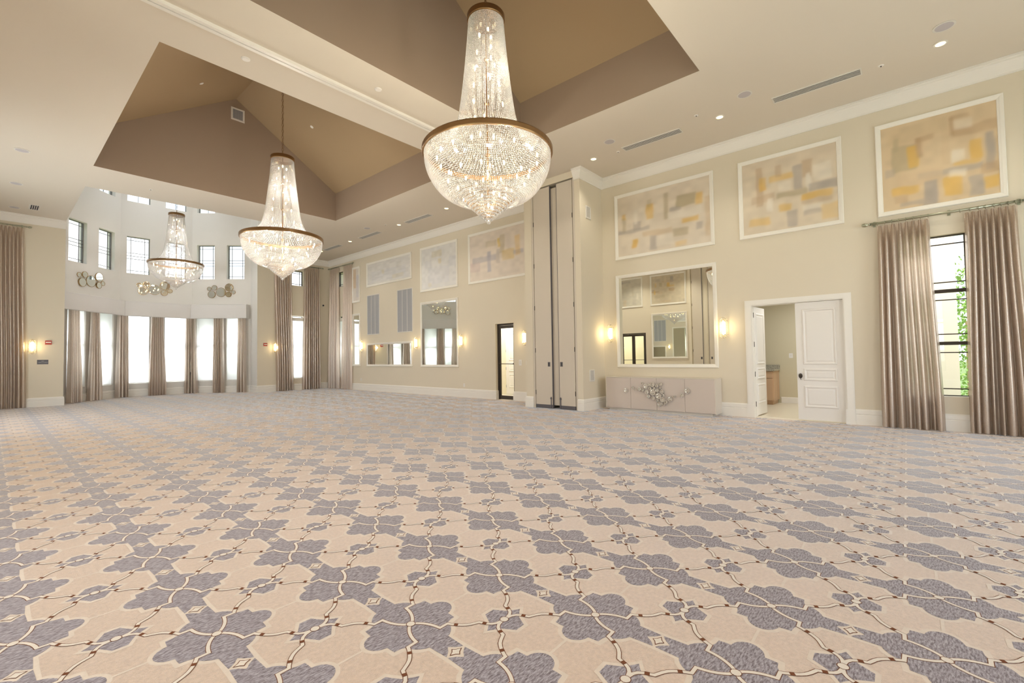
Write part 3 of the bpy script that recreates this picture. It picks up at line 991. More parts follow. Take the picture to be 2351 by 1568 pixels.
# ------------------------------------------------------------------ chandeliers
def make_chandelier():
    t = thing('chandelier', 'x', 'chandelier')
    rnd = random.Random(3)
    def band(name, r, z0, z1, th):
        b = MB()
        b.lathe([(r - th, z0), (r, z0), (r + 0.006, z0 + 0.012), (r + 0.006, z1 - 0.012), (r, z1), (r - th, z1), (r - th, z0)], 64)
        return b.build(name, M['bronze'], t, smooth=False)
    band('rim_ring', 0.925, 0.985, 1.065, 0.02)
    band('top_ring', 0.268, 2.955, 3.045, 0.015)
    b = MB()
    b.lathe([(0.0, 3.045), (0.255, 3.045), (0.255, 3.035), (0.0, 3.035)], 40)
    b.build('top_plate', M['bronze'], t)
    b = MB()
    b.tube([(0, 0, 0.42), (0, 0, 3.10)], 0.014, 10)
    for z in (1.0, 1.75, 2.4):
        b.lathe([(0.0, z - 0.03), (0.04, z - 0.01), (0.04, z + 0.01), (0.0, z + 0.03)], 12)
    b.build('stem', M['bronze'], t)
    # upper crystal strands
    pts = []
    for k in range(88):
        a = 2 * PI * k / 88
        z = 2.95
        while z > 1.06:
            s = (2.95 - z) / 1.90
            r = 0.25 + 0.13 * s + 0.10 * s * s + 0.40 * s ** 14
            pts.append((r * math.cos(a), r * math.sin(a), z))
            slope = (0.13 + 0.2 * s + 5.6 * s ** 13) / 1.90
            z -= 0.0235 / math.sqrt(1 + slope * slope)
    b = MB()
    b.octa(pts, 0.0112, rz=0.0122)
    o = b.build('crystal_strands', M['crystal'], t)
    o['kind'] = 'stuff'
    # bowl
    prof = [(.895, .985), (.893, .92), (.885, .85), (.866, .77), (.838, .70), (.80, .63), (.755, .56), (.70, .495), (.64, .44), (.57, .395), (.50, .36), (.44, .335)]
    rows = []
    acc = 0.0
    for (r0, z0), (r1, z1) in zip(prof[:-1], prof[1:]):
        L = math.hypot(r1 - r0, z1 - z0)
        while acc < L:
            f = acc / L
            rows.append((r0 + (r1 - r0) * f, z0 + (z1 - z0) * f))
            acc += 0.0255
        acc -= L
    pts = []
    for k, (r, z) in enumerate(rows):
        n = int(2 * PI * r / 0.0265)
        for q in range(n):
            a = 2 * PI * (q + rnd.uniform(-0.08, 0.08)) / n
            pts.append((r * math.cos(a), r * math.sin(a), z))
    b = MB()
    b.octa(pts, 0.0118, rz=0.0120)
    o = b.build('crystal_bowl', M['crystal'], t)
    o['kind'] = 'stuff'
    # stepped cone
    b = MB()
    pts = []
    for k in range(11):
        f = k / 10
        r, z = 0.425 - 0.375 * f, 0.41 - 0.33 * f
        for dz in (0.0, -0.018):
            n = max(8, int(2 * PI * r / 0.0235))
            pts += [(r * math.cos(2 * PI * q / n), r * math.sin(2 * PI * q / n), z + dz) for q in range(n)]
    b.octa(pts, 0.0120, rz=0.0125)
    o = b.build('crystal_cone', M['crystal'], t)
    o['kind'] = 'stuff'
    for k in range(0, 11):
        f = k / 10
        r, z = 0.425 - 0.375 * f, 0.41 - 0.33 * f + 0.014
        b = MB()
        b.tube([(r * math.cos(2 * PI * q / 40), r * math.sin(2 * PI * q / 40), z) for q in range(40)], 0.0035 if k else 0.006, 5, closed=True)
        b.build('tier_ring', M['bronze'], t)
    b = MB()
    b.lathe([(0.0, 0.065), (0.012, 0.060), (0.010, 0.050), (0.026, 0.040), (0.032, 0.026), (0.024, 0.008), (0.0, 0.0)], 10)
    b.build('finial', M['crystal'], t)
    # bulbs
    spots = []
    for k in range(6):
        for q in range(3):
            a = 2 * PI * (q / 3 + k * 0.37)
            r = 0.10 + 0.035 * k
            spots.append((r * math.cos(a), r * math.sin(a), 2.78 - k * 0.27))
    for n, r, z in ((16, 0.72, 0.92), (12, 0.58, 0.66), (6, 0.26, 0.50), (1, 0.0, 0.27)):
        for q in range(n):
            a = 2 * PI * (q + 0.3 * r) / n
            spots.append((r * math.cos(a), r * math.sin(a), z))
    b = MB()
    b.lathe([(0.0, -0.030), (0.008, -0.028), (0.012, -0.008), (0.0165, 0.012), (0.010, 0.032), (0.0, 0.042)], 8)
    first = b.build('bulb', M['bulb'], t, smooth=True)
    first.location = spots[0]
    for s in spots[1:]:
        o = first.copy()
        COL.objects.link(o)
        o.parent = t
        o.location = s
    return t
def chain(t, z0, z1):
    b = MB()
    n = max(1, int((z1 - z0) / 0.075))
    st = (z1 - z0) / n
    for k in range(n):
        zc = z0 + (k + 0.5) * st
        pts = []
        for q in range(10):
            a = 2 * PI * q / 10
            x, z = 0.020 * math.cos(a), (st * 0.60) * math.sin(a)
            pts.append((x, 0, zc + z) if k % 2 == 0 else (0, x, zc + z))
        b.tube(pts, 0.0055, 5, closed=True)
    c = b.build('chain', M['bronze'], t)
    b = MB()
    b.lathe([(0.0, z1 - 0.01), (0.03, z1), (0.085, z1 + 0.05), (0.10, z1 + 0.09), (0.0, z1 + 0.09)], 24)
    b.build('ceiling_canopy', M['bronze'], t)
CHC = [((1.0, 0.90, 0.72), 0.85), ((1.0, 0.93, 0.82), 1.05), ((1.0, 0.98, 0.95), 0.45)]
CHN = [((4.66, 4.45, 3.285), 1.0, 'large crystal chandelier hanging in the near coffer, closest to the camera'),
       ((4.69, 11.46, 3.335), 1.0, 'crystal chandelier on a chain under the far gabled coffer'),
       ((4.65, 20.90, 4.125), 0.955, 'smallest-looking crystal chandelier hanging in the tall window bay')]
proto = make_chandelier()
roots = []
for k, (loc, s, lab) in enumerate(CHN):
    r = proto if k == 0 else dup(proto, loc, 0.15 * k, lab)
    roots.append(r)
for (loc, s, lab), r, (ccol, cpow) in zip(CHN, roots, CHC):
    r.location = loc
    r['label'] = lab
    r['group'] = 'crystal chandeliers'
    r.scale = (s, s, s)
    top = (ZR if loc[1] < 15 else ZB) - loc[2]
    chain(r, 3.05, top / s - 0.10)
    for ox, oy, z, p in ((0.30, 0.2, 0.85, 85), (-0.30, 0.2, 0.85, 85), (0.0, -0.36, 0.85, 85), (0.06, 0.0, 2.2, 70)):
        d = bpy.data.lights.new('chandelier_light', 'POINT')
        d.energy = p * K * cpow
        d.color = ccol
        d.shadow_soft_size = 0.025
        o = bpy.data.objects.new('chandelier_light', d)
        COL.objects.link(o)
        o.location = (loc[0] + ox, loc[1] + oy, loc[2] + z * s)

# ------------------------------------------------------------------ pictures and mirrors
def canvas(name, w, h, base, patches, parent, y, seed, gloss=0.5, amt=0.03):
    nx, nz = max(8, int(w / 0.02)), max(8, int(h / 0.02))
    rs = np.random.RandomState(seed)
    uu, vv = np.meshgrid(np.linspace(0, 1, nx + 1), np.linspace(0, 1, nz + 1))
    img = np.ones((nz + 1, nx + 1, 3)) * np.array(base, float)
    def lownoise(k):
        g = rs.rand(k + 2, k + 2)
        x = uu * k
        y_ = vv * k
        i, j = x.astype(int), y_.astype(int)
        fx, fy = x - i, y_ - j
        fx, fy = fx * fx * (3 - 2 * fx), fy * fy * (3 - 2 * fy)
        return (g[j, i] * (1 - fx) + g[j, i + 1] * fx) * (1 - fy) + (g[j + 1, i] * (1 - fx) + g[j + 1, i + 1] * fx) * fy
    wob = (lownoise(9) - 0.5) * 0.022
    wob2 = (lownoise(11) - 0.5) * 0.022
    for (u0, u1, t0, t1, col, al) in patches:           # t measured from the top
        v0, v1 = 1 - t1, 1 - t0
        sx, sz = 0.022, 0.025
        U, V = uu + wob, vv + wob2
        m = 1 / (1 + np.exp(-np.clip((U - u0) / sx * 4, -30, 30))) / (1 + np.exp(-np.clip((u1 - U) / sx * 4, -30, 30)))
        m = m / (1 + np.exp(-np.clip((V - v0) / sz * 4, -30, 30))) / (1 + np.exp(-np.clip((v1 - V) / sz * 4, -30, 30)))
        m = (m * al * 0.80 * (0.65 + 0.5 * lownoise(8)))[..., None].clip(0, 1)
        img = img * (1 - m) + np.array(col, float) * m
    img = img * (1 + amt * (lownoise(14)[..., None] - 0.5) * 2)
    lin = np.clip(img / 255.0, 0, 1)
    lin = np.where(lin <= 0.04045, lin / 12.92, ((lin + 0.055) / 1.055) ** 2.4)
    V = [((i / nx - 0.5) * w, y, (j / nz - 0.5) * h) for j in range(nz + 1) for i in range(nx + 1)]
    F = [(j * (nx + 1) + i, j * (nx + 1) + i + 1, (j + 1) * (nx + 1) + i + 1, (j + 1) * (nx + 1) + i) for j in range(nz) for i in range(nx)]
    b = MB()
    b.add(V, F)
    m = bpy.data.materials.new('paint_' + str(seed))
    m.use_nodes = True
    p = m.node_tree.nodes['Principled BSDF']
    a = m.node_tree.nodes.new('ShaderNodeVertexColor')
    a.layer_name = 'paint'
    m.node_tree.links.new(a.outputs[0], p.inputs['Base Color'])
    p.inputs['Roughness'].default_value = gloss
    p.inputs['Specular IOR Level'].default_value = 0.4
    o = b.build(name, m, parent)
    at = o.data.color_attributes.new('paint', 'FLOAT_COLOR', 'POINT')
    rgba = np.concatenate([lin.reshape(-1, 3), np.ones(((nx + 1) * (nz + 1), 1))], axis=1).astype(np.float32)
    at.data.foreach_set('color', rgba.ravel())
    return o
FPROF = [(0, 0.0), (0, 0.030), (0.12, 0.040), (0.55, 0.034), (0.80, 0.026), (0.9, 0.026), (1.0, 0.016), (1.0, 0.0)]
def painting(loc, rz, w, h, base, patches, label, seed, gloss=0.5, fw=0.085):
    t = thing('painting', label, 'painting', loc, rz, 'framed abstract paintings')
    b = MB()
    b.frame(w, h, fw, FPROF)
    b.build('picture_frame', M['frame'], t)
    canvas('canvas', w - 2 * fw + 0.01, h - 2 * fw + 0.01, base, patches, t, -0.012, seed, gloss)
    return t
def mirror(loc, rz, w, h, label, fw=0.085):
    t = thing('wall_mirror', label, 'mirror', loc, rz, 'white framed wall mirrors')
    b = MB()
    b.frame(w, h, fw, FPROF)
    b.build('mirror_frame', M['frame'], t)
    b = MB()
    a, c = w / 2 - fw + 0.004, h / 2 - fw + 0.004
    b.quad((-a, -0.014, -c), (a, -0.014, -c), (a, -0.014, c), (-a, -0.014, c))
    b.build('mirror_glass', M['mirror'], t)
    return t
OC, GR, BR, CRM, OL, TA = (222, 180, 98), (166, 158, 152), (184, 154, 120), (236, 228, 214), (178, 164, 132), (208, 184, 150)
p1 = [(.0, 1, .0, .25, (216, 202, 182), .6), (.06, .10, .30, .40, OC, .8), (.05, .09, .36, .60, OL, .6), (.34, .42, .22, .46, OC, .8), (.35, .40, .14, .28, OL, .5), (.54, .585, .10, .52, OL, .8),
      (.67, .86, .20, .38, OL, .9), (.60, .72, .36, .42, GR, .8), (.86, .93, .22, .40, OC, .95), (.58, .92, .42, .54, CRM, .8), (.72, .88, .56, .63, OC, .8), (.0, .38, .57, .63, GR, .7),
      (.19, .28, .46, .60, GR, .7), (.20, .24, .26, .50, CRM, .8), (.17, .23, .74, .88, OC, .95), (.37, .45, .74, .97, GR, .7), (.62, .78, .70, .82, OL, .7), (.30, .62, .66, .74, TA, .7), (.64, .76, .90, .97, OC, .5), (.86, .92, .66, .78, GR, .6), (.95, 1, .3, .9, TA, .7), (.44, .62, .76, .92, CRM, .5)]
p2 = [(.0, 1, .0, .16, (214, 198, 176), .5), (.16, .24, .10, .62, BR, .6), (.20, .275, .24, .42, OC, 1), (.31, .57, .25, .33, OC, .8), (.38, .45, .12, .28, BR, .6), (.57, .66, .18, .50, GR, .85), (.66, .76, .14, .36, BR, .8),
      (.695, .745, .32, .52, CRM, 1), (.77, .95, .22, .44, CRM, .7), (.72, 1, .46, .56, GR, .9), (.64, .95, .57, .66, OC, .95), (.38, .70, .50, .57, OL, .8), (.10, .36, .48, .58, BR, .5), (.28, .345, .54, .72, CRM, .9),
      (.65, .86, .74, .80, CRM, .9), (.66, .84, .80, .86, GR, .6), (.07, .30, .79, .90, OC, .7), (.41, .54, .66, .75, OC, .8), (.49, .60, .76, .98, GR, .7), (.84, 1, .76, .96, OC, .5), (.64, .95, .66, .72, BR, .5), (.40, .54, .36, .48, CRM, .6)]
p3 = [(.05, .6, .04, .22, (208, 186, 150), .6), (.10, .33, .26, .56, OL, .9), (.25, .345, .28, .54, OC, .95), (.33, .38, .20, .44, BR, .9), (.33, .48, .20, .26, BR, .7), (.12, .17, .16, .32, OL, .7), (.54, .61, .18, .58, TA, .8),
      (.62, .665, .08, .28, BR, .8), (.62, .78, .06, .11, BR, .7), (.64, 1, .20, .30, BR, .7), (.66, .80, .12, .22, CRM, .6), (.78, .87, .36, .58, OC, 1), (.62, .74, .44, .58, CRM, .8), (.90, .97, .32, .72, GR, .9),
      (.64, .86, .58, .62, OC, .9), (.32, .88, .63, .69, GR, .7), (.14, .55, .60, .76, (216, 192, 158), .9), (.09, .33, .74, .84, OC, .8), (.10, .24, .84, .92, BR, .6), (.38, .50, .72, 1, GR, .95), (.55, .70, .72, .94, OC, .9),
      (.60, .74, .66, .74, CRM, .8), (.76, .88, .76, .98, GR, .9), (.88, 1, .80, .93, OC, .95), (.86, 1, .66, .76, BR, .8), (.16, .38, .92, .97, GR, .7), (.03, .12, .5, .6, GR, .5)]
def rp(seed, n, cols, al):
    r = random.Random(seed)
    out = []
    for _ in range(n):
        u, t = r.uniform(-.05, .95), r.uniform(-.05, .95)
        if r.random() < .5:
            w_, h_ = r.uniform(.04, .10), r.uniform(.12, .35)
        else:
            w_, h_ = r.uniform(.14, .35), r.uniform(.05, .12)
        out.append((u, u + w_, t, t + h_, r.choice(cols), r.uniform(.4, 1) * al))
    return out
zc, hh = 4.742, 1.72
painting((XR, 4.487, zc), RW, 2.505, hh, (224, 212, 194), p1, 'beige and ochre abstract painting above the large mirror', 11)
painting((XR, 1.770, zc), RW, 1.870, hh, (220, 206, 184), p2, 'beige grey and ochre abstract painting above the open double door', 12)
painting((XR, -0.505, zc), RW, 1.655, hh, (216, 194, 160), p3, 'ochre and brown abstract painting above the near curtain rod', 13)
painting((XR, 10.035, 4.755), RW, 2.66, 1.73, (224, 212, 198), [(.05, .5, .5, .62, (176, 172, 176), .7), (.33, .40, .42, .85, (172, 170, 180), .8), (.52, .57, .18, .36, (218, 186, 96), .9), (.56, .64, .12, .5, OL, .6), (.3, .5, .2, .32, OL, .5), (.60, .80, .45, .66, (214, 188, 128), .7), (.78, .95, .5, .58, (172, 168, 178), .7), (.0, .2, .6, .8, (200, 178, 176), .6), (.5, .56, .4, .7, GR, .5), (.82, .9, .2, .6, OC, .5)], 'pale abstract painting with blue and yellow touches above the dark glass door', 14)
painting((XR, 12.975, 4.745), RW, 2.12, 1.70, (228, 226, 222), [(.3, .6, .1, .25, (206, 196, 168), .6), (.5, .58, .3, .42, (222, 206, 166), .7), (.2, .8, .5, .9, (218, 217, 220), .6), (.1, .3, .3, .5, (212, 211, 212), .5), (.8, 1, .3, .55, (210, 211, 216), .5), (.2, .3, .85, .95, (226, 216, 190), .6)], 'square pale grey painting above the tall mirror on the right wall', 15, gloss=0.25)
painting((XR, 16.205, 5.04), RW, 3.24, 1.06, (228, 225, 220), [(.1, .9, .4, .9, (218, 217, 219), .6), (.36, .42, .4, .6, (224, 212, 180), .7), (.6, .85, .72, .9, (224, 214, 190), .6), (.05, .3, .5, .8, (212, 210, 206), .5), (.7, .8, .2, .6, (214, 210, 200), .5)], 'wide pale grey painting above two return grilles', 16, gloss=0.25)
painting((XR, 18.70, 4.735), RW, 0.66, 1.62, (222, 214, 204), [(.0, .5, .0, .6, (206, 172, 130), .7), (.5, 1, .2, .9, (200, 198, 204), .7)], 'narrow painting half hidden by the corner curtain', 17)
mirror((XR, 4.487, 2.272), RW, 2.525, 2.41, 'large square mirror above the taupe credenza')
mirror((XR, 12.98, 2.275), RW, 2.12, 2.46, 'tall mirror reflecting the bay, left of the glass door')
mirror((XR, 16.205, 1.557), RW, 3.25, 1.00, 'low wide mirror below the two return grilles')
mirror((XR, 18.70, 2.24), RW, 0.66, 2.36, 'edge-on tall mirror beside the far curtain')
# opposite wall (seen in the large mirror)
painting((XL, 9.35, 4.80), LW, 1.92, 1.64, (208, 196, 172), rp(5, 16, [OC, GR, BR, TA, OL], .8), 'ochre painting on the left wall seen in the large mirror beside the panels', 21)
painting((XL, 11.95, 4.80), LW, 2.40, 1.64, (206, 200, 184), rp(6, 14, [GR, OL, CRM, TA], .7), 'grey painting on the left wall seen at the left of the large mirror', 22)
mirror((XL, 9.33, 2.36), LW, 1.90, 2.38, 'mirror on the left wall seen inside the large mirror')

# ------------------------------------------------------------------ sconces
def make_sconce():
    t = thing('wall_sconce', 'x', 'sconce')
    b = MB()
    b.box(-0.045, 0.045, -0.012, 0, -0.14, 0.14)
    b.build('back_plate', M['chrome'], t)
    b = MB()
    pts = []
    for k in range(9):
        a = PI * (k / 8)
        x, y = 0.082 * math.cos(a), -0.018 - 0.082 * math.sin(a)
        for q in range(13):
            pts.append((x, y, -0.150 + 0.025 * q))
    for s in (-1, 1):
        for k in range(6):
            a = PI * (k + 0.5) / 6
            for f in (0.25, 0.55, 0.85):
                rr = 0.082 * math.cos(f * PI / 2)
                pts.append((rr * math.cos(a), -0.018 - rr * math.sin(a), s * (0.155 + 0.075 * math.sin(f * PI / 2))))
    b.octa(pts, 0.0125, rz=0.0135)
    b.build('crystal_shade', M['crystal'], t)
    b = MB()
    for z in (-0.158, 0.158):
        b.tube([(0.084 * math.cos(PI * k / 12), -0.016 - 0.084 * math.sin(PI * k / 12), z) for k in range(13)], 0.005, 6)
    b.build('shade_ring', M['chrome'], t)
    b = MB()
    b.lathe([(0.0, -0.145), (0.030, -0.14), (0.036, -0.09), (0.036, 0.09), (0.030, 0.14), (0.0, 0.145)], 12, (0, -0.052))
    b.build('lamp_tube', M['sconce_glow'], t, smooth=True)
    return t
SCN = [((XR, 5.93, 1.965), RW, 'lit crystal sconce left of the large mirror, beside the pier'),
       ((XR, 3.095, 1.965), RW, 'lit crystal sconce between the large mirror and the white double door'),
       ((XR, 8.885, 1.965), RW, 'lit crystal sconce between the dark glass door and the partition'),
       ((XR, 11.75, 1.965), RW, 'lit crystal sconce right of the tall mirror'),
       ((XR, 14.30, 1.965), RW, 'lit crystal sconce between the tall mirror and the low wide mirror'),
       ((XR, 18.22, 1.965), RW, 'lit crystal sconce left of the low wide mirror'),
       ((8.342, YF, 1.955), FW, 'lit crystal sconce on the far wall right of the bay'),
       ((0.925, YF, 1.945), FW, 'lit crystal sconce on the far wall left of the bay')]
sproto = make_sconce()
for k, (loc, rz, lab) in enumerate(SCN):
    r = sproto if k == 0 else dup(sproto, loc, rz, lab)
    if k == 0:
        s_roots = []
    s_roots.append(r)
for (loc, rz, lab), r in zip(SCN, s_roots):
    r.location = loc
    r.rotation_euler = (0, 0, rz)
    r['label'] = lab
    r['group'] = 'crystal wall sconces'
    d = bpy.data.lights.new('sconce_light', 'POINT')
    d.energy = 5.0 * K
    d.color = (1.0, 0.78, 0.42)
    d.shadow_soft_size = 0.05
    o = bpy.data.objects.new('sconce_light', d)
    COL.objects.link(o)
    dx, dy = math.sin(rz), -math.cos(rz)
    o.location = (loc[0] + dx * 0.16, loc[1] + dy * 0.16, loc[2])

# ------------------------------------------------------------------ ceiling fittings
def first_or_dup(state, make, loc, rz, label, group):
    if 'p' not in state:
        state['p'] = make()
        r = state['p']
        state['list'] = []
    else:
        r = dup(state['p'], loc, rz)
    state['list'].append((r, loc, rz, label, group))
    return r
def settle(state):
    for r, loc, rz, label, group in state['list']:
        r.location = loc
        r.rotation_euler = (0, 0, rz)
        r['label'] = label
        r['group'] = group
def make_downlight():
    t = thing('downlight', 'x', 'downlight')
    b = MB()
    b.lathe([(0.062, 0.0), (0.085, 0.0), (0.088, -0.006), (0.062, -0.009), (0.062, 0.0)], 28)
    b.build('trim_ring', M['white'], t)
    b = MB()
    b.disc(0.062, -0.004, 24, axis='z')
    b.build('lens', M['lens'], t)
    return t
st = {}
DL = [(9.62, -0.55, 'recessed downlight at the top right, nearest the camera'), (9.58, 2.69, 'recessed downlight between the two near linear diffusers'),
      (9.55, 5.58, 'recessed downlight above the pier, left of the second diffuser'), (9.52, 10.94, 'recessed downlight just left of the near chandelier bowl'),
      (9.54, 13.53, 'recessed downlight between the middle and far linear diffusers'), (9.54, 16.87, 'recessed downlight in front of the last linear diffuser'),
      (9.56, 19.34, 'farthest recessed downlight, at the rim of the second chandelier'),
      (-0.27, 2.69, 'added unseen downlight over the left wall, nearest the camera'), (-0.27, 6.0, 'added unseen downlight over the left wall by the partition track'),  # left row is added, out of view, to brighten the left wall
      (-0.27, 8.4, 'added unseen downlight over the left wall by the mirror'), (-0.27, 10.94, 'added unseen downlight over the dark double door on the left wall'),
      (-0.27, 13.53, 'added unseen downlight over the left wall beyond the double door')]
for x, y, lab in DL:
    first_or_dup(st, make_downlight, (x, y, ZC), 0, lab, 'recessed ceiling downlights')
    d = bpy.data.lights.new('downlight_spot', 'SPOT')
    d.energy = (60 if x > 5 else 280) * K  # the added left row is set much stronger
    d.color = (1.0, 0.92, 0.78)
    d.spot_size = R(110)
    d.spot_blend = 0.8
    d.shadow_soft_size = 0.06
    o = bpy.data.objects.new('downlight_spot', d)
    COL.objects.link(o)
    o.location = (x, y, ZC - 0.03)
settle(st)
def make_speaker():
    t = thing('ceiling_speaker', 'x', 'speaker')
    b = MB()
    b.lathe([(0.105, 0.0), (0.128, 0.0), (0.130, -0.006), (0.105, -0.008)], 32)
    b.build('speaker_rim', M['vent'], t)
    b = MB()
    b.lathe([(0.106, -0.007), (0.05, -0.009), (0.0, -0.009)], 32)
    b.build('speaker_grille', M['speaker'], t)
    return t
st = {}
for x, y, lab in [(9.14, -0.57, 'round ceiling speaker beside the nearest downlight'), (9.05, 2.10, 'round ceiling speaker left of the near linear diffuser'),
                  (9.01, 4.85, 'round ceiling speaker left of the second linear diffuser'), (9.0, 14.72, 'faint round ceiling speaker beside the far coffer corner'),
                  (0.43, 14.73, 'round ceiling speaker left of the far coffer, nearest of three'), (0.42, 17.57, 'round ceiling speaker left of the far coffer, middle of three'),
                  (0.46, 20.31, 'round ceiling speaker beside the small left diffuser')]:
    first_or_dup(st, make_speaker, (x, y, ZC), 0, lab, 'round ceiling speakers')
settle(st)
def make_diffuser():
    t = thing('air_diffuser', 'x', 'air vent')
    L, w = 1.30, 0.20
    b = MB()
    b.box(-w / 2, w / 2, -L / 2, L / 2, -0.004, 0.0)
    b.build('slot_backing', M['slot'], t)
    b = MB()
    for a, c in ((-w / 2 - 0.02, -w / 2), (w / 2, w / 2 + 0.02)):
        b.box(a, c, -L / 2 - 0.02, L / 2 + 0.02, -0.010, 0.0)
    for a, c in ((-L / 2 - 0.02, -L / 2), (L / 2, L / 2 + 0.02)):
        b.box(-w / 2, w / 2, a, c, -0.010, 0.0)
    b.build('diffuser_frame', M['vent'], t)
    for k in range(5):
        x = -w / 2 + 0.010 + k * (w - 0.020) / 4
        b = MB()
        b.box(x - 0.007, x + 0.007, -L / 2, L / 2, -0.010, -0.004)
        b.build('slat', M['vent'], t)
    return t
st = {}
for x, y, lab in [(9.65, 1.09, 'long linear air diffuser nearest the camera'), (9.58, 4.13, 'linear air diffuser right of the near chandelier bowl'),
                  (9.57, 12.47, 'linear air diffuser just left of the near chandelier'), (9.58, 15.50, 'linear air diffuser in front of the wide pale painting'),
                  (9.58, 18.36, 'farthest linear air diffuser, beside the second chandelier rim')]:
    first_or_dup(st, make_diffuser, (x, y, ZC), 0, lab, 'linear air diffusers along the right wall')
settle(st)
r = dup(st['p'], (0.86, 19.90, ZC), 0, 'short four-slot air diffuser in the left ceiling by the bay', 'linear air diffusers')
r.scale = (1.0, 0.45, 1)
def make_sprinkler():
    t = thing('sprinkler_head', 'x', 'sprinkler')
    b = MB()
    b.lathe([(0.0, -0.010), (0.030, -0.010), (0.042, -0.004), (0.042, 0.0), (0.0, 0.0)], 20)
    b.build('cover_plate', M['plastic'], t)
    b = MB()
    b.lathe([(0.0, -0.022), (0.010, -0.020), (0.010, -0.010)], 10)
    b.build('nozzle', M['slot'], t)
    return t
st = {}
for x, y, z, lab in [(9.69, 0.17, ZC, 'tiny sprinkler right of the near linear diffuser'), (9.20, 3.02, ZC, 'tiny sprinkler left of the second downlight'),
                     (9.60, 4.95, ZC, 'tiny sprinkler below the speaker by the second diffuser'), (9.21, 13.87, ZC, 'tiny sprinkler near the far coffer corner'),
                     (2.875, 15.60, ZC, 'tiny sprinkler between the far coffer and the bay opening')]:
    first_or_dup(st, make_sprinkler, (x, y, z), 0, lab, 'ceiling sprinklers')
settle(st)
def make_detector():
    b = MB()
    b.lathe([(0.0, -0.018), (0.045, -0.018), (0.062, -0.008), (0.065, 0.0), (0.0, 0.0)], 24)
    return b.build('smoke_detector', M['plastic'])
d1 = tag(make_detector(), 'round white smoke detector on the beam left of the far chandelier chain', 'smoke detector', 'smoke detectors on the beam')
d1.location = (2.594, 7.717, ZC)
d2 = d1.copy()
COL.objects.link(d2)
d2.location = (4.45, 6.90, ZC)
d2['label'] = 'round white smoke detector on the beam nearer the large chandelier'
# sprinklers on the coffer slopes
def slope_fit(x, y, lab):
    s = (ZR - ZV) / (RX - CX0)
    z = ZR - s * abs(x - RX)
    o = tag(make_detector(), lab, 'sprinkler', 'concealed sprinklers in the far coffer')
    o.name = 'concealed_sprinkler'
    o.location = (x, y, z)
    o.scale = (0.75, 0.75, 0.75)
    o.rotation_euler = (0, math.atan(s) * (1 if x > RX else -1), 0)
slope_fit(3.35, 12.9, 'small concealed sprinkler on the left slope of the far coffer')
slope_fit(6.1, 12.9, 'small concealed sprinkler on the right slope of the far coffer')

def grille(loc, rz, w, h, label, vert=True, n=12, fw=0.035, mat=None, divs=(), cat='vent', group=None):
    t = thing('return_grille', label, cat, loc, rz, group)
    b = MB()
    b.frame(w, h, fw, [(0, 0), (0, 0.012), (0.3, 0.018), (1.0, 0.014), (1.0, 0.0)])
    b.build('grille_frame', M['vent'], t)
    b = MB()
    a, c = w / 2 - fw, h / 2 - fw
    b.box(-a, a, -0.004, 0, -c, c)
    b.build('grille_backing', M['slot'] if n < 20 else M['grille'], t)
    b = MB()
    N = n
    for k in range(N):
        if vert:
            x = -a + (k + 0.5) * 2 * a / N
            b.box(x - a / N * 0.62, x + a / N * 0.62, -0.010, -0.005, -c, c)
        else:
            z = -c + (k + 0.5) * 2 * c / N
            b.box(-a, a, -0.010, -0.005, z - c / N * 0.62, z + c / N * 0.62)
    b.build('louvers', mat or M['grille'], t)
    for x in divs:
        b = MB()
        b.box(-a + 2 * a * x - 0.010, -a + 2 * a * x + 0.010, -0.013, -0.004, -c, c)
        b.build('divider', M['vent'], t)
    return t
grille((XR, 17.325, 3.285), RW, 0.97, 1.74, 'tall return grille under the left end of the wide pale painting', False, 60, divs=(.33, .66), group='tall return air grilles')
grille((XR, 15.06, 3.285), RW, 1.03, 1.74, 'tall return grille under the right end of the wide pale painting', False, 60, divs=(.33, .66), group='tall return air grilles')
grille((4.73, C1[1], 8.64), FW, 0.36, 0.37, 'square vent high in the far coffer gable', True, 14, fw=0.045, divs=())
grille((10.17, 6.14, 5.10), FW, 0.24, 0.33, 'small white grille high on the pier side', False, 22, fw=0.03, mat=M['vent'], group='small grilles on the pier')
grille((10.20, 6.14, 0.87), FW, 0.24, 0.30, 'small white grille low on the pier side above baseboard', False, 20, fw=0.03, mat=M['vent'], group='small grilles on the pier')

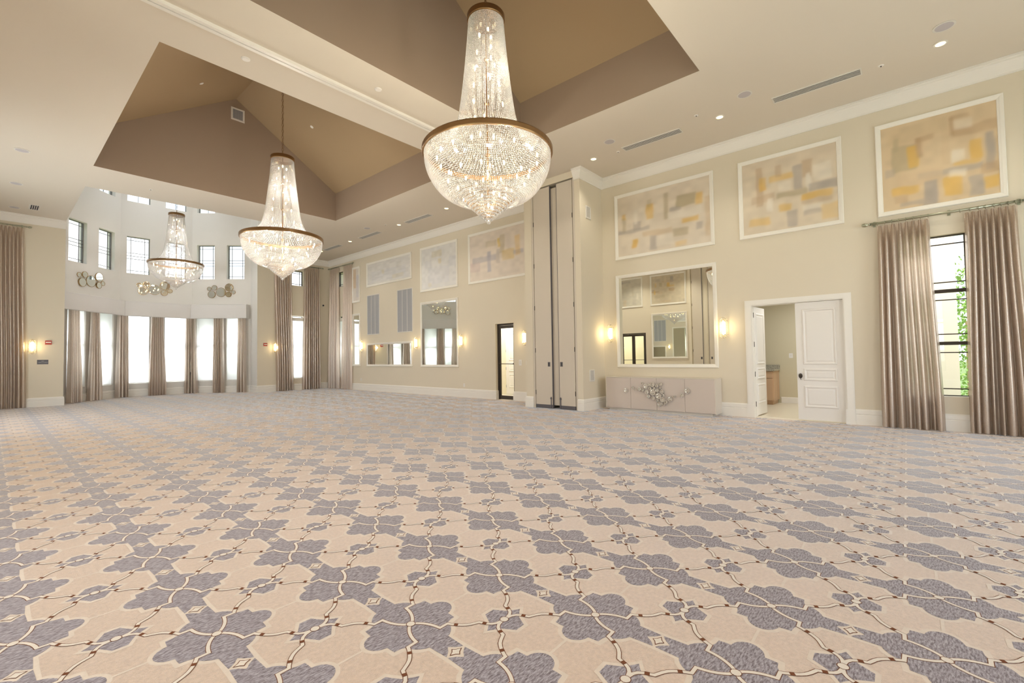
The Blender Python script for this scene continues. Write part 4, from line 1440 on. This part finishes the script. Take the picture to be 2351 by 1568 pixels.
# ------------------------------------------------------------------ partition panels in the pier
def pocket_panel(y0, y1, handle_side, label, x=PX, rz=RW, skew=0.0, yh=None):
    """leaf closing the partition pocket; local x along the wall, front at -y"""
    w = abs(y1 - y0)
    t = thing('pocket_door', label, 'partition door', (x, max(y0, y1), 0) if rz == RW else (x, min(y0, y1), 0), rz + skew, 'partition pocket doors')
    H = 5.93
    b = MB()
    b.box(0.0, w, 0.0, 0.05, 0.10, H)
    b.build('panel', M['panel'], t)
    b = MB()
    b.box(0.0, w, -0.004, 0.05, 0.012, 0.10)
    b.build('sweep', M['grey'], t)
    b = MB()
    b.box(-0.010 if handle_side < 0 else w - 0.001, 0.001 if handle_side < 0 else w + 0.010, -0.004, 0.054, 0.03, H)
    b.build('edge_seal', M['grey'], t)
    hx = 0.07 if handle_side < 0 else w - 0.10
    b = MB()
    b.box(hx - 0.038, hx + 0.038, -0.006, 0.0, 1.11, 1.23)
    h = b.build('flush_pull', M['grey'], t)
    b = MB()
    b.box(hx - 0.014, hx + 0.014, -0.008, -0.005, 1.13, 1.21)
    b.build('pull_recess', M['black'], h)
    bx = 0.03 if handle_side < 0 else w - 0.045
    b = MB()
    b.box(bx - 0.010, bx + 0.010, -0.016, 0.0, 0.02, 0.31)
    b.box(bx - 0.022, bx + 0.022, -0.022, 0.0, 0.25, 0.29)
    b.build('floor_bolt', M['grey'], t)
    side = w if handle_side < 0 else 0.0
    for z in (0.42, 1.55, 2.7, 3.85, 5.0):
        b = MB()
        b.tube([(side, -0.006, z - 0.06), (side, -0.006, z + 0.06)], 0.008, 8)
        b.build('hinge', M['black'], t)
    return t
pocket_panel(7.64, 7.09, 1, 'left partition pocket door with a flush black pull', skew=0.0)
pocket_panel(6.86, 6.376, -1, 'right partition pocket door, next to the pier corner')
b = MB()
b.box(0, 0.055, 0, 0.05, 0.0, 5.95)
o = b.build('pocket_door_post', M['panel'])
o.location = (PX, 7.715, 0)
o.rotation_euler = (0, 0, RW)
tag(o, 'narrow beige hinge post left of the left pocket door', 'door post', 'partition hinge posts')
o2 = o.copy()
COL.objects.link(o2)
o2.location = (PX, 6.356, 0)
o2['label'] = 'narrow beige hinge post between right pocket door and pier corner'
b = MB()
for k in range(3):
    b.box(0.0, 0.24, 0.06 + k * 0.12, 0.165 + k * 0.12, 0.09, 5.88)
o = b.build('partition_stack', M['panel'])
o.location = (PX, 7.095, 0)
o.rotation_euler = (0, 0, RW)
tag(o, 'stacked movable partition panels seen through the gap between pocket doors', 'partition')
# the matching pair on the left wall
pocket_panel(7.62, 8.10, -1, 'pocket door on the left wall, left of the pair in the large mirror', XL + 0.06, LW)
pocket_panel(6.60, 7.30, 1, 'pocket door on the left wall, right of the pair in the large mirror', XL + 0.06, LW)

# ------------------------------------------------------------------ credenza
def credenza():
    t = thing('credenza', 'long taupe credenza with a silver hexagon cluster below the large mirror', 'credenza', (10.42, 5.85, 0), RW)
    w, d, h0, h1 = 2.655, 0.44, 0.065, 0.825
    b = MB()
    b.box(0.05, w - 0.07, 0.05, d, 0.0, h0)
    b.build('plinth', M['cred_side'], t)
    b = MB()
    b.box(0, w, 0.022, d, h0, h1)
    b.box(w - 0.002, w + 0.012, 0.0, d, h0 - 0.01, h1 + 0.012)
    b.box(-0.012, 0.002, 0.0, d, h0 - 0.01, h1 + 0.012)
    b.box(0, w, 0.0, d, h1, h1 + 0.012)
    b.build('body', M['cred_side'], t)
    ed = [0.0, 0.666, 1.332, 2.000, w]
    doors = []
    for k in range(4):
        b = MB()
        b.box(ed[k] + 0.003, ed[k + 1] - 0.003, 0.0, 0.022, h0 + 0.003, h1 - 0.004)
        doors.append(b.build('door', M['credenza'], t))
    hx = [(5.305, 0.511, 0.060), (5.113, 0.584, 0.034), (5.045, 0.534, 0.030), (4.929, 0.559, 0.048), (4.85, 0.535, 0.040), (4.86, 0.70, 0.030), (4.784, 0.627, 0.062), (4.694, 0.667, 0.032), (4.601, 0.676, 0.062),
          (4.659, 0.582, 0.040), (4.562, 0.585, 0.034), (4.745, 0.492, 0.056), (4.599, 0.491, 0.080), (4.491, 0.647, 0.046), (4.409, 0.688, 0.048), (4.421, 0.603, 0.028), (4.485, 0.542, 0.050), (4.38, 0.513, 0.054),
          (4.342, 0.43, 0.036), (4.699, 0.39, 0.048), (4.588, 0.356, 0.048), (4.461, 0.411, 0.078), (4.371, 0.324, 0.066), (4.483, 0.299, 0.032), (4.448, 0.216, 0.060), (4.395, 0.225, 0.036), (4.334, 0.216, 0.028),
          (4.279, 0.275, 0.046), (4.187, 0.349, 0.062), (4.078, 0.416, 0.026), (3.908, 0.449, 0.046), (3.791, 0.553, 0.066)]
    rnd = random.Random(4)
    for k, (y, z, r) in enumerate(hx):
        x = 5.85 - y
        dk = min(3, sum(1 for e in ed[1:4] if x > e))
        p = 0.022 + rnd.uniform(0.0, 0.03)
        a0 = R(rnd.uniform(-12, 12) + 30)
        b = MB()
        rings = [(r, 0.0), (r, -p), (r * 0.72, -p), (r * 0.42, -p * 0.25), (0.0, -p * 0.25)]
        vs = []
        for rr, yy in rings:
            for q in range(6):
                a = a0 + 2 * PI * q / 6
                vs.append((x + rr * math.cos(a), yy, z + rr * math.sin(a)))
        fs = [(i * 6 + q, i * 6 + (q + 1) % 6, (i + 1) * 6 + (q + 1) % 6, (i + 1) * 6 + q) for i in range(4) for q in range(6)]
        b.add(vs, fs)
        b.build('hexagon_pull' if k in (0, 31) else 'hexagon_ornament', M['ornament'], doors[dk])
credenza()

# ------------------------------------------------------------------ white double door
def raised_panel(b, x0, x1, z0, z1, y, s=-1):
    """moulded panel on the face y; s=-1 faces -y"""
    w, h = x1 - x0, z1 - z0
    prof = [(0.0, 0.0), (0.012, 0.016), (0.030, 0.018), (0.045, 0.006), (0.055, 0.004), (0.080, 0.012)]
    rings = []
    for t, d in prof:
        yy = y + s * d
        rings.append([(x0 + t, yy, z0 + t), (x1 - t, yy, z0 + t), (x1 - t, yy, z1 - t), (x0 + t, yy, z1 - t)])
    vs = [p for r_ in rings for p in r_]
    fs = [(i * 4 + k, i * 4 + (k + 1) % 4, (i + 1) * 4 + (k + 1) % 4, (i + 1) * 4 + k) for i in range(len(rings) - 1) for k in range(4)]
    n = len(rings) - 1
    fs.append((n * 4, n * 4 + 1, n * 4 + 2, n * 4 + 3))
    b.add(vs, fs)
e = struct_empty('door_1', (XR, 2.53, 0), RW)          # local x from the left jamb, 1.63 wide
b = MB()
ow, oh, cw = 1.63, 2.43, 0.125
for (x0, x1) in ((-cw, 0.012), (ow - 0.012, ow + cw)):
    b.box(x0, x1, -0.020, 0, 0.28, oh - 0.012)
    b.box(x0 + 0.018, x1 - 0.018, -0.034, -0.020, 0.28, oh + 0.006)
    b.box(x0 - 0.012, x1 + 0.004, -0.040, 0, 0, 0.28)
b.box(-cw, ow + cw, -0.020, 0, oh - 0.012, oh + 0.10)
b.box(-cw + 0.018, ow + cw - 0.018, -0.034, -0.020, oh + 0.006, oh + 0.08)
b.build('casing', M['white'], e)
b = MB()
b.box(0, 0.016, 0, TH, 0, oh)
b.box(ow - 0.016, ow, 0, TH, 0, oh)
b.box(0.016, ow - 0.016, 0, TH, oh - 0.016, oh)
b.build('jamb', M['white'], e)
def leaf(parent, x, y, rz, hinge_left, knob=True):
    L = bpy.data.objects.new('door_leaf', None)
    COL.objects.link(L)
    L.parent = parent
    L.location = (x, y, 0)
    L.rotation_euler = (0, 0, rz)
    w, z0, z1 = 0.795, 0.022, 2.405
    b = MB()
    b.box(0, w, 0, 0.045, z0, z1)
    for (a, c) in ((0.27, 0.71), (0.81, 1.06), (1.14, 2.27)):
        raised_panel(b, 0.115, w - 0.115, a, c, 0.0, -1)
        raised_panel(b, 0.115, w - 0.115, a, c, 0.045, 1)
    return L, b
# the fixed/right leaf, closed
bb = MB()
w, z0, z1 = 0.800, 0.022, 2.408
x0 = 0.812
bb.box(x0, x0 + w, 0.045, 0.090, z0, z1)
for (a, c) in ((0.27, 0.71), (0.81, 1.06), (1.14, 2.27)):
    raised_panel(bb, x0 + 0.115, x0 + w - 0.115, a, c, 0.045, -1)
lf = bb.build('door_leaf', M['door'], e)
b = MB()
kx = x0 + 0.06
b.lathe([(0.0, 0.037), (0.034, 0.037), (0.034, 0.045)], 16, (kx, 0.91), axis='y')
for v in range(len(b.v)):
    b.v[v] = (b.v[v][0], b.v[v][1], 0.91 + (b.v[v][2] - 0.91) * 1.5)
b.lathe([(0.0, -0.005), (0.022, -0.003), (0.028, 0.008), (0.022, 0.020), (0.011, 0.024), (0.011, 0.040)], 14, (kx, 0.925), axis='y')
b.tube([(kx, 0.02, 0.885), (kx + 0.004, 0.008, 0.855), (kx + 0.010, 0.004, 0.835)], 0.006, 6)
b.build('door_knob', M['dark_bronze'], lf, smooth=False)
# the left leaf, swung into the next room about its hinge at the left jamb
ang = R(87)
ca, sa = math.cos(ang), math.sin(ang)
def rotl(p, hx=0.020, hy=0.105):
    x, y, z = p
    return (hx + x * ca - y * sa, hy + x * sa + y * ca, z)
bb = MB()
bb.box(0, w, -0.0, 0.045, z0, z1)
for (a, c) in ((0.27, 0.71), (0.81, 1.06), (1.14, 2.27)):
    raised_panel(bb, 0.115, w - 0.115, a, c, 0.0, -1)
bb.v = [rotl(p) for p in bb.v]
lf = bb.build('door_leaf', M['door'], e)
for z in (0.28, 0.93, 1.58, 2.22):
    b = MB()
    b.box(-0.004, 0.0, 0.004, 0.040, z - 0.05, z + 0.05)
    b.tube([(-0.004, 0.0, z - 0.055), (-0.004, 0.0, z + 0.055)], 0.007, 8)
    b.v = [rotl(p) for p in b.v]
    b.build('door_hinge', M['dark_bronze'], lf)

# next room seen through the door
AX0, AX1, AY0, AY1, AZ = XR + TH, 14.42, 0.55, 5.2, 3.0
holed('wall_annex_back', (AX1, AY1), (AX1, AY0), 0, AZ, 0.1, [], M['annex'])
holed('wall_annex_left', (AX0, AY1), (AX1, AY1), 0, AZ, 0.1, [], M['annex'])
holed('wall_annex_right', (AX1, AY0), (AX0, AY0), 0, AZ, 0.1, [], M['annex'])
b = MB()
b.quad((XR, AY0, -0.001), (AX1, AY0, -0.001), (AX1, AY1, -0.001), (XR, AY1, -0.001))
b.build('floor_annex', M['tile'], kind='structure')
b = MB()
b.quad((AX0, AY0, AZ), (AX0, AY1, AZ), (AX1, AY1, AZ), (AX1, AY0, AZ))
b.build('ceiling_annex', M['plastic'], kind='structure')
sweep('baseboard_annex', [[(AX1, AY0), (AX1, 2.66)]], [(0, 0), (0.02, 0), (0.02, 0.15), (0, 0.16)], M['white'])
t = thing('base_cabinet', 'oak base cabinet with granite top in the room behind the open door', 'cabinet', (13.70, 4.6, 0), RW)
b = MB()
b.box(0, 1.90, 0.02, 0.70, 0.10, 0.90)
b.build('body', M['wood'], t)
b = MB()
b.box(0.0, 1.86, 0.08, 0.68, 0.0, 0.10)
b.build('toe_kick', M['wood'], t)
for k in range(3):
    x0_, x1_ = 0.03 + k * 0.62, 0.03 + (k + 1) * 0.62 - 0.01
    b = MB()
    b.box(x0_, x1_, 0.0, 0.02, 0.12, 0.70)
    b.build('cabinet_door', M['wood'], t)
    b = MB()
    b.box(x0_, x1_, 0.0, 0.02, 0.715, 0.885)
    dr = b.build('drawer', M['wood'], t)
    b = MB()
    b.tube([((x0_ + x1_) / 2 - 0.07, -0.025, 0.80), ((x0_ + x1_) / 2 + 0.07, -0.025, 0.80)], 0.008, 8)
    b.box((x0_ + x1_) / 2 - 0.065, (x0_ + x1_) / 2 - 0.055, -0.025, 0.0, 0.794, 0.806)
    b.box((x0_ + x1_) / 2 + 0.055, (x0_ + x1_) / 2 + 0.065, -0.025, 0.0, 0.794, 0.806)
    b.build('drawer_pull', M['dark_bronze'], dr)
b = MB()
b.box(0, 1.93, -0.03, 0.70, 0.90, 0.94)
b.box(0, 1.93, 0.67, 0.70, 0.94, 1.05)
b.build('granite_top', M['granite'], t)

# dark glass door further along and the hall behind it
e = struct_empty('door_2', (XR, 10.15, 0), RW)            # local x 0..0.79
b = MB()
gw, gh = 0.79, 2.46
b.box(0, 0.055, 0.10, 0.16, 0, gh).box(gw - 0.055, gw, 0.10, 0.16, 0, gh).box(0.055, gw - 0.055, 0.10, 0.16, gh - 0.055, gh)
b.build('door_frame', M['dark_bronze'], e)
b = MB()
b.box(0.058, 0.115, 0.115, 0.155, 0.01, gh - 0.06).box(gw - 0.115, gw - 0.058, 0.115, 0.155, 0.01, gh - 0.06)
b.box(0.115, gw - 0.115, 0.115, 0.155, 0.01, 0.13).box(0.115, gw - 0.115, 0.115, 0.155, gh - 0.15, gh - 0.06)
lf = b.build('door_leaf', M['dark_bronze'], e)
b = MB()
b.quad((0.115, 0.135, 0.13), (gw - 0.115, 0.135, 0.13), (gw - 0.115, 0.135, gh - 0.15), (0.115, 0.135, gh - 0.15))
b.build('pane', M['pane'], lf)
b = MB()
b.tube([(0.08, 0.06, 1.16), (gw - 0.07, 0.06, 1.16)], 0.012, 8)
b.box(0.075, 0.095, 0.05, 0.115, 1.14, 1.18).box(gw - 0.095, gw - 0.075, 0.05, 0.115, 1.14, 1.18)
b.build('push_bar', M['dark_bronze'], lf)
HX1 = 12.6
holed('wall_hall_back', (HX1, 13.6), (HX1, 8.6), 0, AZ, 0.1, [], M['hall'])
holed('wall_hall_left', (AX0, 13.6), (HX1, 13.6), 0, AZ, 0.1, [], M['hall'])
holed('wall_hall_right', (HX1, 8.6), (AX0, 8.6), 0, AZ, 0.1, [], M['hall'])
b = MB()
b.quad((XR, 8.6, -0.001), (HX1, 8.6, -0.001), (HX1, 13.6, -0.001), (XR, 13.6, -0.001))
b.build('floor_hall', M['tile'], kind='structure')
b = MB()
b.quad((AX0, 8.6, AZ), (AX0, 13.6, AZ), (HX1, 13.6, AZ), (HX1, 8.6, AZ))
b.build('ceiling_hall', M['plastic'], kind='structure')
e = struct_empty('door_3', (HX1, 11.20, 0), RW)
b = MB()
b.box(0, 0.90, -0.04, 0, 0.01, 2.40)
for (a, c) in ((0.25, 0.75), (0.85, 1.15), (1.25, 2.25)):
    raised_panel(b, 0.14, 0.76, a, c, -0.04, -1)
b.build('door_leaf', M['door'], e)
b = MB()
for z in (0.3, 0.95, 1.6, 2.2):
    b.box(-0.012, 0.012, -0.048, -0.03, z - 0.05, z + 0.05)
b.build('door_hinges', M['grille'], e)
# double glass door on the left wall (seen in the large mirror)
e = struct_empty('door_4', (XL, 10.62, 0), LW)
b = MB()
gw, gh = 1.48, 2.56
b.box(0, 0.05, 0.0, 0.10, 0, gh).box(gw - 0.05, gw, 0.0, 0.10, 0, gh).box(0.05, gw - 0.05, 0.0, 0.10, gh - 0.06, gh)
b.build('door_frame', M['dark_bronze'], e)
for k in range(2):
    x0_ = 0.055 + k * (gw - 0.11) / 2
    x1_ = x0_ + (gw - 0.11) / 2 - 0.004
    b = MB()
    b.box(x0_, x0_ + 0.085, 0.02, 0.065, 0.01, gh - 0.065).box(x1_ - 0.085, x1_, 0.02, 0.065, 0.01, gh - 0.065)
    b.box(x0_ + 0.085, x1_ - 0.085, 0.02, 0.065, 0.01, 0.2).box(x0_ + 0.085, x1_ - 0.085, 0.02, 0.065, gh - 0.17, gh - 0.065)
    lf = b.build('door_leaf', M['dark_bronze'], e)
    b = MB()
    b.quad((x0_ + 0.085, 0.045, 0.2), (x1_ - 0.085, 0.045, 0.2), (x1_ - 0.085, 0.045, gh - 0.17), (x0_ + 0.085, 0.045, gh - 0.17))
    b.build('pane', M['pane'], lf)
    b = MB()
    b.tube([(x0_ + 0.04, -0.04, 1.1), (x1_ - 0.04, -0.04, 1.1)], 0.014, 8)
    b.build('push_bar', M['dark_bronze'], lf)
b = MB()
b.box(XL - 2.2, XL - 2.1, 9.0, 14.0, 0, 3.2)
b.box(XL - 2.1, XL - TH, 9.0, 9.1, 0, 3.2)
b.box(XL - 2.1, XL - TH, 13.9, 14.0, 0, 3.2)
b.box(XL - 2.2, XL - TH, 9.0, 14.0, 3.2, 3.3)
b.box(XL - 2.2, XL, 9.0, 14.0, -0.1, -0.002)
b.build('wall_lobby', M['hall'], kind='structure')
area_light('lobby_ceiling_light', (XL - 1.1, 11.4, 3.15), (0, 0, -1), 0.8, 1.6, 14 * K, (1, 0.94, 0.85))

# ------------------------------------------------------------------ small wall fittings
def plate(loc, rz, w, h, label, cat, name, inner=None, group=None, mat=None):
    t = thing(name, label, cat, loc, rz, group)
    b = MB()
    b.box(-w / 2, w / 2, -0.007, 0, -h / 2, h / 2)
    b.build('cover_plate', mat or M['plastic'], t)
    if inner:
        for (x, z, a, c) in inner:
            b = MB()
            b.box(x - a / 2, x + a / 2, -0.011, -0.006, z - c / 2, z + c / 2)
            b.build('insert', M['vent'] if mat is None else M['white'], t)
    return t
plate((XR, 9.10, 1.20), RW, 0.11, 0.18, 'tall white switch plate right of the glass door', 'switch', 'light_switch', [(0, 0, .05, .10)], 'wall plates by the glass door')
plate((XR, 8.82, 1.19), RW, 0.09, 0.12, 'white control plate between switch plate and partition', 'switch', 'wall_control', [(0, 0, .04, .05)], 'wall plates by the glass door')
plate((XR, 8.62, 1.19), RW, 0.09, 0.12, 'white control plate nearest the partition pier', 'switch', 'wall_control', [(0, 0, .04, .05)], 'wall plates by the glass door')
plate((XR, 11.66, 0.42), RW, 0.075, 0.12, 'white outlet below the sconce right of the tall mirror', 'outlet', 'power_outlet', [(0, .028, .035, .03), (0, -.028, .035, .03)], 'low wall outlets')
plate((XR, 18.33, 0.47), RW, 0.075, 0.12, 'white outlet below the low wide mirror near the far curtain', 'outlet', 'power_outlet', [(0, .028, .035, .03), (0, -.028, .035, .03)], 'low wall outlets')
plate((AX1, 2.40, 1.30), RW, 0.09, 0.13, 'white switch plate on the wall of the room behind the double door', 'switch', 'light_switch', [(0, 0, .03, .06)])
def alarm(loc, rz, label):
    t = thing('fire_alarm', label, 'fire alarm', loc, rz, 'red fire alarm strobes on the far wall')
    b = MB()
    b.box(-0.075, 0.075, -0.03, 0, -0.065, 0.065)
    b.build('housing', M['red'], t)
    b = MB()
    b.box(-0.06, 0.06, -0.045, -0.029, -0.012, 0.022)
    b.build('strobe_lens', M['plastic'], t)
alarm((1.286, YF, 2.075), FW, 'red fire alarm strobe left of the bay, above the grey sign')
alarm((7.942, YF, 2.072), FW, 'red fire alarm strobe right of the bay')
t = thing('wall_sign', 'small slate grey sign with two lines of lettering left of the bay', 'sign', (1.165, YF, 1.443), FW)
b = MB()
b.box(-0.128, 0.128, -0.008, 0, -0.072, 0.072)
b.build('sign_plate', M['sign'], t)
b = MB()
rnd = random.Random(9)
for (xa, xb, z, h) in ((-0.028, 0.032, 0.026, 0.024), (-0.105, 0.108, -0.012, 0.022)):
    x = xa
    while x < xb:
        w_ = rnd.uniform(0.008, 0.013)
        b.box(x, x + w_ * 0.3, -0.0095, -0.008, z - h / 2, z + h / 2)
        b.box(x, x + w_ * 0.8, -0.0095, -0.008, z - h / 2 + rnd.choice((0, h * .4, h * .8)), z - h / 2 + h * 0.2 + rnd.choice((0, h * .4, h * .8)))
        x += w_ + 0.003
b.build('lettering', M['signtext'], t)
t = thing('security_camera', 'tiny dome security camera on the far wall near the right corner', 'camera', (10.55, YF, 3.98), FW)
b = MB()
b.lathe([(0.0, -0.03), (0.05, -0.03), (0.05, 0.0)], 16, axis='y')
b.build('mount', M['plastic'], t)
b = MB()
b.lathe([(0.0, -0.075), (0.025, -0.068), (0.04, -0.05), (0.045, -0.03)], 16, axis='y')
b.build('dome', M['black'], t)

# ------------------------------------------------------------------ outside the near window and around the house
b = MB()
b.quad((-60, -60, -0.12), (80, -60, -0.12), (80, 90, -0.12), (-60, 90, -0.12))
b.build('ground', M['lawn'], kind='structure')
b = MB()
b.box(12.6, 13.0, -0.78, 0.20, -0.12, 6.2)
b.box(12.56, 13.04, -0.82, 0.24, -0.12, 0.05)
tag(b.build('porch_column', M['ext']), 'wide cream porch column outside the near right window', 'column')
def shrub(loc, h, r, label, seed):
    rs = np.random.RandomState(seed)
    t = thing('shrub', label, 'shrub', loc)
    b = MB()
    b.tube([(0, 0, 0), (0.03, 0, h * 0.6)], [0.04, 0.02], 7)
    b.build('stem', M['wood'], t)
    n = 2600
    u = rs.normal(size=(n, 3))
    u /= np.linalg.norm(u, axis=1)[:, None]
    rad = rs.rand(n) ** 0.4
    P = u * rad[:, None] * np.array([r, r, h / 2]) + np.array([0, 0, h / 2 + 0.1])
    b = MB()
    for p in P:
        a, c = rs.normal(size=3), rs.normal(size=3)
        a /= np.linalg.norm(a)
        c -= a * (a @ c)
        c /= np.linalg.norm(c)
        s = rs.uniform(0.03, 0.06)
        b.add([p - a * s, p + c * s * .5, p + a * s, p - c * s * .5], [(0, 1, 2, 3)])
    b.build('foliage', M['leaf'], t)
shrub((14.6, -1.05, -0.12), 3.6, 0.75, 'tall leafy green shrub outside the near right window', 2)
